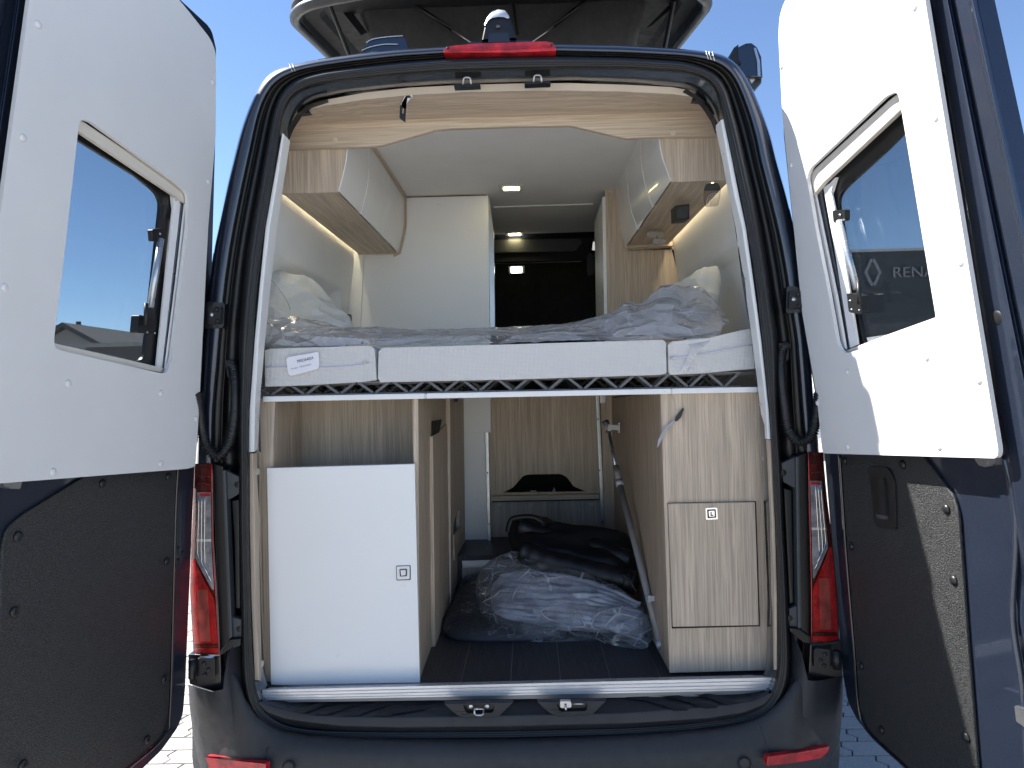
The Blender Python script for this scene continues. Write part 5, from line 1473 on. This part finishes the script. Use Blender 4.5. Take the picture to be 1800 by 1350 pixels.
for r in range(7):
    y = 0.16 + r * 0.17
    MB().box8([V((lowz[0].x, y, ztop(lowz[0].x) - 0.005)), V((lowz[1].x, y, ztop(lowz[1].x) - 0.005)), V((lowz[1].x, y, ztop(lowz[1].x) + 0.004)), V((lowz[0].x, y, ztop(lowz[0].x) + 0.004))],
             [V((lowz[0].x, y + .06, ztop(lowz[0].x) - 0.005)), V((lowz[1].x, y + .06, ztop(lowz[1].x) - 0.005)), V((lowz[1].x, y + .06, ztop(lowz[1].x) + 0.004)), V((lowz[0].x, y + .06, ztop(lowz[0].x) + 0.004))]).build('slat', 'slat_grey', bed)
MB().box8([V((lowz[0].x - .03, .2, lowz[0].z - .01)), V((lowz[1].x + .03, .2, lowz[1].z - .01)), V((lowz[1].x + .03, .2, lowz[1].z - .004)), V((lowz[0].x - .03, .2, lowz[0].z - .004))],
         [V((lowz[0].x - .03, 1.36, lowz[0].z - .01)), V((lowz[1].x + .03, 1.36, lowz[1].z - .01)), V((lowz[1].x + .03, 1.36, lowz[1].z - .004)), V((lowz[0].x - .03, 1.36, lowz[0].z - .004))]).build('bed_deck', 'gutter_black', bed)

def mattress(pts, label, y0=0.115, y1=1.34, sag=0.0):
    t = thing('mattress', label, 'mattress', (PY(y0)(*pts[0]).x, y0, PY(y0)(*pts[-1]).z), 'white mattress pieces on the bed')
    f = U(PY(y0), pts)
    o = MB().prism(f, V((0, y1 - y0, 0))).build('cover', 'mattress_knit', t, bev=0.013, seg=4, angle=30)
    return t
mL = mattress([(465,616),(474,613),(640,608),(650,608),(658,613),(662,668),(640,671),(560,676),(466,680)], 'short white mattress piece at the left with paper label and zip')
mM = mattress([(665,618),(672,611),(900,605),(1165,597),(1171,602),(1172,656),(1160,659),(900,667),(668,672),(664,664)], 'long white middle mattress piece')
mR = mattress([(1174,606),(1182,600),(1245,594),(1300,581),(1324,577),(1328,648),(1300,650),(1240,656),(1178,659),(1175,652)], 'short white mattress piece at the right, slightly bent upward', y0=0.118)
# zips
for m_, pts, pull in ((mL, [(468,645),(520,645),(590,645),(640,641)], (645,637)), (mR, [(1178,630),(1220,625),(1270,616),(1322,606)], (1181,629))):
    MB().tube(catmull([PY(0.112)(*p) for p in pts], 5), 0.0022, 6).build('zip', 'zip_lilac', m_, smooth=True)
    MB().dome(PY(0.110)(*pull), (0,-1,0), 0.005, 0.004, 10).build('zip_pull', 'satin_steel', m_)
MB().tube([PY(.109)(636,638), PY(.107)(640,635), PY(.108)(646,637), PY(.109)(640,639)], 0.0013, 6).build('pull_ring', 'satin_steel', mL)
# paper label with its number
lbp = [(503,630),(510,627),(560,618.5),(561,640),(560,648),(511,661),(506,655)]
slab('paper_label', PY(0.104), rnd(lbp, 3), 0.0006, 'sticker', mL)
tx = (PY(0.1035)(560, 628) - PY(0.1035)(522, 637)); 
text_mesh('label_number', '7002264024', 0.0125, 'ink', mL, PY(0.1033)(522, 638), tx, (0, 0, 1), 0.0004, 0.86)
text_mesh('label_line', 'Artikel  7002264024', 0.0078, 'ink_pale', mL, PY(0.1033)(512, 650), tx, (0, 0, 1), 0.0004)

# ------------------------------------------------------------------ soft shapes
def ridged(p, s):
    return 1 - abs(noise.noise(p * s)) * 2.2
def blob(name, pl, outline, th, mat, parent, zmin=None, creases=0.008, cs=9.0, layers=0, nu=72, nv=20, power=0.55, back=0.5, seed=0, stretch=(1,1,1), edge=None, close=True):
    """inflated shape: traced outline on a (tilted) plane, bulging towards the camera side"""
    o3 = [pl(*p) for p in outline]
    c = sum(o3, V((0,0,0))) / len(o3)
    # resample
    L = [0]; cl_ = o3 + [o3[0]]
    for a, b in zip(cl_, cl_[1:]): L.append(L[-1] + (b - a).length)
    P = []
    for k in range(nu):
        d = L[-1] * k / nu
        i = max(j for j in range(len(L)) if L[j] <= d); i = min(i, len(cl_) - 2)
        P.append(cl_[i].lerp(cl_[i + 1], (d - L[i]) / (L[i + 1] - L[i] + 1e-9)))
    for _ in range(2):
        P = [(P[k - 1] + P[k] * 2 + P[(k + 1) % nu]) / 4 for k in range(nu)]
    n = -pl.n
    off = V((seed * 3.7, seed * 1.9, seed * 5.3))
    def pt(k, s, sgn):
        q = P[k].lerp(c, 1 - s)
        h = (max(0.0, 1 - s * s)) ** power * th * (1 if sgn > 0 else -back)
        p = q + n * h
        w_ = (1 - s ** 6)
        pp = V((p.x * stretch[0], p.y * stretch[1], p.z * stretch[2])) + off
        dsp = (ridged(pp, cs) * 0.6 + ridged(pp + V((5, 5, 5)), cs * 2.3) * 0.3 - 0.45) * creases
        if layers:
            dsp += abs(sin((p.z * layers + noise.noise(pp * 3) * 1.6))) * creases * 1.3
        p = p + n * dsp * (0.25 + w_ * 0.75) * (1 if sgn > 0 else -0.3)
        if zmin is not None and p.z < zmin: p.z = zmin + 0.0005
        return p
    m = MB(); S = [sin(pi / 2 * j / nv) for j in range(nv + 1)][1:]
    rings = [[pt(k, s, 1) for k in range(nu)] for s in S]
    m.v = [pt(0, 0, 1)] + [p for r in rings for p in r]
    for k in range(nu): m.f.append((0, 1 + k, 1 + (k + 1) % nu))
    for i in range(len(rings) - 1):
        for k in range(nu):
            j = (k + 1) % nu
            m.f.append((1 + i * nu + k, 1 + (i + 1) * nu + k, 1 + (i + 1) * nu + j, 1 + i * nu + j))
    if close:
        base = 1 + (len(rings) - 1) * nu
        S2_ = [S[-2], S[-4], S[-7], S[len(S)//2], S[len(S)//4]]
        start = len(m.v)
        prev = [base + k for k in range(nu)]
        for s in S2_:
            cur = list(range(len(m.v), len(m.v) + nu))
            m.v += [pt(k, s, -1) for k in range(nu)]
            for k in range(nu):
                j = (k + 1) % nu
                m.f.append((prev[k], cur[k], cur[j], prev[j]))
            prev = cur
        m.v.append(pt(0, 0, -1)); z_ = len(m.v) - 1
        for k in range(nu): m.f.append((prev[k], z_, prev[(k + 1) % nu]))
    return m.build(name, mat, parent, smooth=True)

ZM = PY(0.13)(700, 608).z                       # top of the mattress
# --- pillows
plp = P3(wpt(470, 608, .30), wpt(640, 606, .62), wpt(500, 480, .62))
pw = thing('pillow', 'cream pillow leaning on the left wall, half in plastic', 'pillow', wpt(540, 606, .45), 'cream pillows on the bed')
blob('pillow_body', P3(wpt(470, 612, .22), wpt(650, 600, .60), wpt(470, 482, .50)), [(458,490),(474,482),(510,490),(540,500),(565,518),(590,545),(612,570),(625,590),(618,602),(580,612),(520,614),(472,612),(455,590),(450,540)], 0.075, 'pillow_cloth', pw, creases=0.045, cs=4.5, power=0.5, seed=1, stretch=(1, 1, 1.8), nu=110, nv=40)
MB().tube(catmull([wpt(463,478,.30), wpt(488,505,.33), wpt(505,530,.34), wpt(511,548,.35)], 6), 0.001, 6).build('pillow_seam', 'strap_grey', pw)
pw2 = thing('pillow', 'cream pillow standing at the right wall, half in plastic', 'pillow', wpt(1220, 575, .6), 'cream pillows on the bed')
blob('pillow_body', P3(wpt(1150, 585, .5), wpt(1270, 575, .42), wpt(1262, 472, .62)), [(1180,505),(1200,497),(1230,482),(1258,471),(1264,472),(1268,490),(1266,515),(1262,535),(1250,570),(1230,590),(1180,594),(1140,590),(1135,550),(1155,522)], 0.06, 'pillow_cloth', pw2, creases=0.035, cs=6, power=0.5, seed=2, stretch=(1.6, 1, 1), nu=100, nv=36)

# --- thin plastic film lying over the bed
def sheet(name, rows, mat, parent, amp=0.006, cs=18, sub=(90, 26), seed=0, lim=None):
    """rows: list of (depth y, pixel polyline) from front to back; crumpled surface lofted through them"""
    nu, nv = sub
    R = []
    for y, line in rows:
        p3 = [PY(y if not callable(y) else y(px))(px, py) for px, py in line]
        L = [0]
        for a, b in zip(p3, p3[1:]): L.append(L[-1] + (b - a).length)
        rr = []
        for k in range(nu + 1):
            d = L[-1] * k / nu
            i = min(max(j for j in range(len(L)) if L[j] <= d + 1e-9), len(p3) - 2)
            rr.append(p3[i].lerp(p3[i + 1], min(1, (d - L[i]) / (L[i + 1] - L[i] + 1e-9))))
        R.append(rr)
    cols = [catmull([R[j][k] for j in range(len(R))], max(1, nv // (len(R) - 1))) for k in range(nu + 1)]
    n_ = len(cols[0]); out = []
    for j in range(n_):
        row = []
        for k in range(nu + 1):
            p = cols[k][j].copy()
            q = p + V((seed, seed * 2, 0))
            d = (ridged(V((q.x * 1.0, q.y * 2.0, q.z * 2.0)), cs) * 0.5 + ridged(V((q.z, q.x, q.y)), cs * 2.1) * 0.35 + noise.noise(q * 5) * 0.8)
            e = min(1, k / 3, (nu - k) / 3)
            p += V((noise.noise(q * 12) * 0.4, -0.5, 0.75)) * (d * amp)
            if lim: p.z = max(p.z, lim)
            row.append(p)
        out.append(row)
    return MB().loft(out, False).build(name, mat, parent, smooth=True)
bagb = thing('plastic_sheet', 'crumpled clear plastic film lying along the top of the mattresses', 'plastic film', wpt(880, 600, .3))
sheet('film', [(0.150, [(560,611),(620,607),(700,608),(800,606),(900,604),(1000,601),(1100,598),(1180,597),(1262,590)]),
               (0.22, [(570,600),(640,596),(700,598),(800,596),(900,594),(1000,588),(1090,583),(1170,578),(1268,582)]),
               (0.33, [(590,586),(640,584),(700,588),(800,588),(900,584),(1000,576),(1060,560),(1150,560),(1265,566)]),
               (0.45, [(600,578),(660,574),(720,580),(820,579),(920,576),(1020,568),(1080,552),(1150,548),(1250,560)]),
               (0.70, [(610,590),(660,588),(720,592),(820,592),(920,590),(1020,586),(1080,580),(1150,580),(1240,584)])], 'poly_film', bagb, 0.007, 14, (130, 28), 3)
bagr = thing('plastic_bag', 'clear plastic bag pulled half off the right pillow', 'plastic bag', wpt(1180, 590, .4), 'clear bags over the pillows')
sheet('bag_film', [(0.16, [(1080,592),(1120,590),(1160,590),(1200,590),(1240,588),(1268,582)]),
               (0.24, [(1062,575),(1100,568),(1150,556),(1200,558),(1240,566),(1272,574)]),
               (0.34, [(1070,558),(1090,545),(1106,541),(1120,550),(1136,543),(1158,528),(1185,522),(1204,534),(1228,528),(1254,546),(1280,566)]),
               (0.42, [(1085,550),(1096,538),(1108,533),(1118,540),(1133,533),(1148,520),(1160,506),(1180,502),(1196,507),(1216,503),(1238,512),(1256,530),(1272,552)]),
               (0.52, [(1100,560),(1120,548),(1150,540),(1185,520),(1220,525),(1262,552)])], 'poly_film', bagr, 0.010, 16, (70, 30), 5)
sheet('bag_tail', [(0.105, [(1195,655),(1206,653)]), (0.103, [(1208,630),(1222,628)]), (0.108, [(1214,612),(1240,606)]), (0.14, [(1200,598),(1262,588)])], 'poly_film', bagr, 0.003, 20, (8, 16), 6)
bagl = thing('plastic_bag', 'clear plastic bag gathered around the left pillow', 'plastic bag', wpt(540, 606, .3), 'clear bags over the pillows')
sheet('bag_film', [(0.145, [(466,600),(480,606),(520,610),(560,610),(610,608),(660,606)]),
               (0.16, [(466,570),(490,585),(530,592),(570,594),(610,596),(665,600)]),
               (0.20, [(470,562),(495,572),(530,580),(570,586),(610,590),(662,598)]),
               (0.28, [(486,566),(505,556),(540,564),(570,568),(600,578),(650,592)])], 'poly_film', bagl, 0.009, 18, (70, 24), 8)

# --- floor: bag with folded cloth, black roll, dark mat
fm = thing('folded_mat', 'dark folded mat in clear film lying on the black floor', 'mat', FZ(850, 1120))
plm = P3(FZ(780, 1125), FZ(960, 1125), FZ(830, 1030) + V((0, 0, 0.05)))
blob('mat_body', plm, [(778,1108),(783,1090),(800,1060),(812,1030),(840,1015),(900,1020),(980,1060),(1000,1120),(930,1130),(850,1131),(790,1127)], 0.055, 'dark_mat', fm, zmin=ZFL, creases=0.010, cs=8, power=0.3, seed=11)
blob('mat_film', plm.off(-0.004), [(774,1106),(781,1088),(798,1056),(814,1022),(845,1010),(905,1018),(985,1060),(1003,1118),(930,1128),(850,1128),(786,1122)], 0.062, 'film_dark', fm, zmin=ZFL, creases=0.016, cs=12, power=0.3, seed=12)
bb = thing('black_holdall', 'black glossy rolled holdall lying behind the clear bag', 'bag', FZ(1020, 1060))
pbk = P3(wpt(900, 980, .80), wpt(1118, 1040, .62), wpt(905, 912, .98))
blob('holdall_body', pbk, [(892,940),(896,915),(905,909),(940,908),(958,918),(975,925),(1020,932),(1075,937),(1112,945),(1118,970),(1120,1030),(1090,1030),(1020,1012),(930,985),(900,972)], 0.07, 'black_leather', bb, zmin=ZFL, creases=0.022, cs=5, power=0.5, seed=21, stretch=(0.6, 1, 1.8))
r1 = [wpt(*p) for p in ((918,968,.72),(960,985,.69),(1030,1003,.65),(1090,1018,.62),(1118,1025,.60))]
MB().tube(catmull(r1, 8), 0, 18, True, [0.044 + 0.003 * sin(i * 1.7) for i in range(33)]).build('rolled_flap', 'black_leather', bb, smooth=True)
MB().tube(catmull([wpt(*p) for p in ((912,925,.88),(975,945,.84),(1050,965,.78),(1110,985,.72))], 8), 0, 16, True, [0.04 + 0.004 * sin(i * 1.3) for i in range(25)]).build('rolled_flap', 'black_leather', bb, smooth=True)
MB().tube(catmull([wpt(*p) for p in ((893,935,.85),(897,918,.86),(905,911,.86),(935,909,.86),(955,920,.85),(952,935,.83))], 8), 0.012, 10).build('carry_handle', 'black_leather', bb, smooth=True)
MB().tube(catmull([wpt(*p) for p in ((1095,1010,.55),(1108,1022,.54),(1118,1040,.53))], 6), 0.004, 8).build('strap_loop', 'rubber', bb, smooth=True)
cb = thing('plastic_bag', 'large clear plastic bag filled with folded grey cloth on the black floor', 'plastic bag', FZ(1000, 1130))
pcb = P3(FZ(860, 1112), FZ(1140, 1136), wpt(900, 985, .82))
blob('folded_cloth', pcb, [(862,1040),(872,1022),(905,1010),(960,1016),(1040,1034),(1105,1060),(1138,1085),(1146,1105),(1134,1118),(1080,1112),(1000,1106),(930,1112),(890,1104),(866,1090)], 0.075, 'folded_cloth', cb, zmin=ZFL, creases=0.016, cs=5, layers=150, power=0.45, seed=31, stretch=(0.5, 1, 2.0), nu=110, nv=46)
for q_ in range(9):
    t_ = q_ / 8
    a_ = (lerp(878, 872, t_) + 4 * (q_ % 2), lerp(1018, 1086, t_)); b_m = (lerp(1010, 1000, t_), lerp(1018, 1092, t_)); c_m = (lerp(1075, 1070, t_), lerp(1040, 1100, t_)); d_m = (lerp(1128, 1134, t_) - 6 * (q_ % 3), lerp(1070, 1112, t_))
    e_m = (lerp(930, 925, t_), lerp(1008, 1088, t_) + 3 * (q_ % 2))
    pf = pcb.off(-0.062 - 0.012 * sin(pi * t_))
    pp_ = catmull([pf(*a_) + V((0, 0.04, 0)), pf(*e_m), pf(*b_m), pf(*c_m), pf(*d_m) + V((0, 0.04, 0))], 9)
    MB().tube(pp_, 0, 10, True, [0.0118 * (0.35 + 0.65 * sin(pi * min(1, (i_ + 1) / 12)) if i_ < 12 else 1) * (1 + 0.18 * sin(i_ * 0.9 + q_ * 2)) for i_ in range(len(pp_))]).build('cloth_fold', 'folded_cloth', cb, smooth=True)
blob('bag_film', pcb.off(-0.004), [(836,1040),(842,1015),(856,998),(880,984),(905,979),(930,984),(965,1000),(1040,1022),(1100,1045),(1130,1070),(1152,1100),(1149,1122),(1138,1146),(1112,1148),(1080,1138),(1050,1128),(1020,1128),(975,1139),(930,1138),(895,1125),(862,1112),(850,1098),(842,1070)], 0.115, 'poly_film_thick', cb, zmin=ZFL, creases=0.045, cs=6, power=0.42, seed=33, nu=120, nv=44)

# --- telescopic rod with clips
rod = thing('telescopic_rod', 'grey telescopic rod leaning diagonally along the right cabinet side', 'rod', FZ(1162, 1138))
ra_ = wpt(1064, 742, 1.00); rm = wpt(1088, 845, .78); rb__ = FZ(1160, 1132) + V((0, 0, 0.02)); rb__ = wpt(1160, 1128, .29)
seg1 = wpt(1070, 757, .97); seg2 = wpt(1082, 820, .83)
MB().tube([ra_, seg1], 0.017, 14).build('rod_grip', 'rod_grey', rod, smooth=True)
MB().tube([seg1, seg2], 0.007, 12).build('rod_inner', 'satin_steel', rod, smooth=True)
MB().tube([seg2, rm], 0.013, 12).build('rod_sleeve', 'rod_grey', rod, smooth=True)
MB().tube([rm, rm.lerp(rb__, 0.04)], 0.0155, 14).build('rod_collar', 'clip_grey', rod, smooth=True)
MB().tube([rm.lerp(rb__, 0.03), rb__], 0.0125, 16).build('rod_tube', 'rod_grey', rod, smooth=True)
d_ = (rb__ - rm).normalized()
MB().tube([rb__, rb__ + d_ * 0.02], 0.015, 16).build('rod_end', 'clip_grey', rod, smooth=True)
MB().tube([rb__ + d_ * 0.02, rb__ + d_ * 0.045], 0.005, 10, True, [0.006, 0.003]).build('rod_tip', 'satin_steel', rod, smooth=True)
def clip(px, py, y):
    c = thing('pole_clip', 'grey pole clip high on the cabinet side' if py < 900 else 'grey pole clip low on the cabinet side', 'clip', wpt(px, py, y), 'pole clips on the cabinet side')
    slab('clip_base', PY(y), [(px-8,py-5),(px+6,py-5),(px+6,py-9),(px+9,py-9),(px+9,py+9),(px+6,py+9),(px+6,py+4),(px-8,py+4)], 0.015, 'clip_grey', c, bev=0.001)
    slab('clip_jaw', PY(y - .002), [(px-12,py-6),(px-7,py-6),(px-7,py+6),(px-12,py+6)], 0.02, 'clip_grey', c, bev=0.001)
clip(1081, 752, .93); clip(1151, 1053, .36)

# ================================================================== BACKGROUND
YB = 20.0
plb = PY(YB)
tl_ = plb(1488, 446); tr_ = plb(1700, 442)
bz = tl_.z
bd = thing('dealership_building', 'dark fascia showroom building seen through the right door window', 'building', (tl_.x + 4, YB, 0))
bx0 = tl_.x
MB().box(bx0, bx0 + 16, YB, YB + 9, 0, bz - 0.3).build('wall', 'fascia_dark', bd)
MB().box(bx0 - .15, bx0 + 16.15, YB - .2, YB + 9.1, bz - 2.6, bz).build('fascia', 'fascia_dark', bd, bev=0.02)
MB().box(bx0 - .2, bx0 + 16.2, YB - .24, YB + 9.2, bz, bz + .08).build('roof_edge', 'letter_grey', bd)
o = plb(1561, 490)
text_mesh('sign_lettering', 'RENAULT', 0.46, 'sign_grey', bd, V((o.x, YB - .24, o.z)), (1, 0, 0), (0, 0, 1), 0.05, 1.12)
c = plb(1530, 481)
for pts in ([(.02,.42),(.22,0),(.02,-.42),(-.07,-.42),(.13,0),(-.07,.42)], [(-.11,.42),(-.31,0),(-.11,-.42),(-.02,-.42),(-.22,0),(-.02,.42)]):
    MB().prism([V((c.x + a_, YB - .26, c.z + b_)) for a_, b_ in pts], V((0, .04, 0))).build('sign_emblem', 'sign_grey', bd)
for k in range(5):
    xx = bx0 + 0.8 + k * 3.0
    f = MB().box(xx, xx + 2.6, YB - .05, YB - .01, 0.2, bz - 2.9).build('window', 'black_gloss', bd)
    MB().box(xx + 1.27, xx + 1.33, YB - .08, YB - .052, 0.2, bz - 2.9).build('mullion', 'letter_grey', f)
# parked white van in front of the showroom
def parked(px, y, label, mat='van_white', ln=1.0):
    c = PY(y)(px, 690); x0 = c.x
    t = thing('parked_van', label, 'van', (x0, y, 0), None)
    side = [V((x0 - 2.4, y, .45)), V((x0 - 2.45, y, 1.15)), V((x0 - 1.7, y, 1.45)), V((x0 - 1.1, y, 2.35)), V((x0 - .7, y, 2.5)), V((x0 + 2.5, y, 2.5)), V((x0 + 2.6, y, .45))]
    MB().prism(side, V((0, 1.9, 0))).build('body', mat, t, bev=0.08, seg=3)
    MB().prism([V((x0 - 1.55, y - .012, 1.5)), V((x0 - 1.05, y - .012, 2.1)), V((x0 - .5, y - .012, 2.1)), V((x0 - .5, y - .012, 1.5))], V((0, .01, 0))).build('side_window', 'black_gloss', t)
    for wx in (-1.5, 1.6):
        w_ = MB().tube([V((x0 + wx, y - .02, .34)), V((x0 + wx, y + .22, .34))], .34, 24).build('wheel', 'rubber', t)
        MB().tube([V((x0 + wx, y - .03, .34)), V((x0 + wx, y - .021, .34))], .2, 18).build('hubcap', 'satin_steel', w_)
    return t
parked(1625, 12.0, 'white panel van parked before the dark showroom')
# left: low hall and house with chimney
hs = thing('house', 'grey gabled house with square chimney seen through the left door window', 'house', (PY(26)(130, 690).x, 26, 0))
pl = PY(26)
gb_ = [pl(60, 640), pl(100, 590), pl(124, 585), pl(150, 594), pl(240, 642)]
p0 = pl(30, 625); p1 = pl(118, 577); p2 = pl(235, 640)
MB().prism([V((p0.x, 26, 0)), V((p0.x, 26, p0.z)), V((p1.x, 26, p1.z)), V((p2.x, 26, p2.z)), V((p2.x, 26, 0))], V((0, 8, 0))).build('wall', 'wall_render', hs)
ro_ = MB()
for a, b in ((p0, p1), (p1, p2)):
    q = [V((a.x, 25.7, a.z + .02)), V((b.x, 25.7, b.z + .02)), V((b.x, 25.7, b.z + .22)), V((a.x, 25.7, a.z + .22))]
    ro_.box8(q, [p + V((0, 8.6, 0)) for p in q])
rf_ = ro_.build('roof', 'roof_dark', hs)
c0_, c1__ = pl(100, 571), pl(123, 571)
MB().box(c0_.x, c1__.x, 26.5, 27.6, 2.4, c0_.z).build('chimney', 'wall_render', rf_)
MB().tube([V((c0_.x + .25, 27, c0_.z)), V((c0_.x + .25, 27, c0_.z + .22))], .1, 10).build('chimney_pot', 'roof_dark', rf_)
hallp = PY(24)
h0 = hallp(150, 604); h1 = hallp(262, 604)
hl_ = thing('low_hall', 'long low dark hall behind the left door window', 'building', ((h0.x + h1.x) / 2, 24, 0))
MB().box(h0.x, h1.x, 24, 30, 0, h0.z - .15).build('wall', 'roof_dark', hl_)
MB().box(h0.x - .1, h1.x + .1, 23.9, 30.1, h0.z - .15, h0.z).build('roof', 'wall_render', hl_)
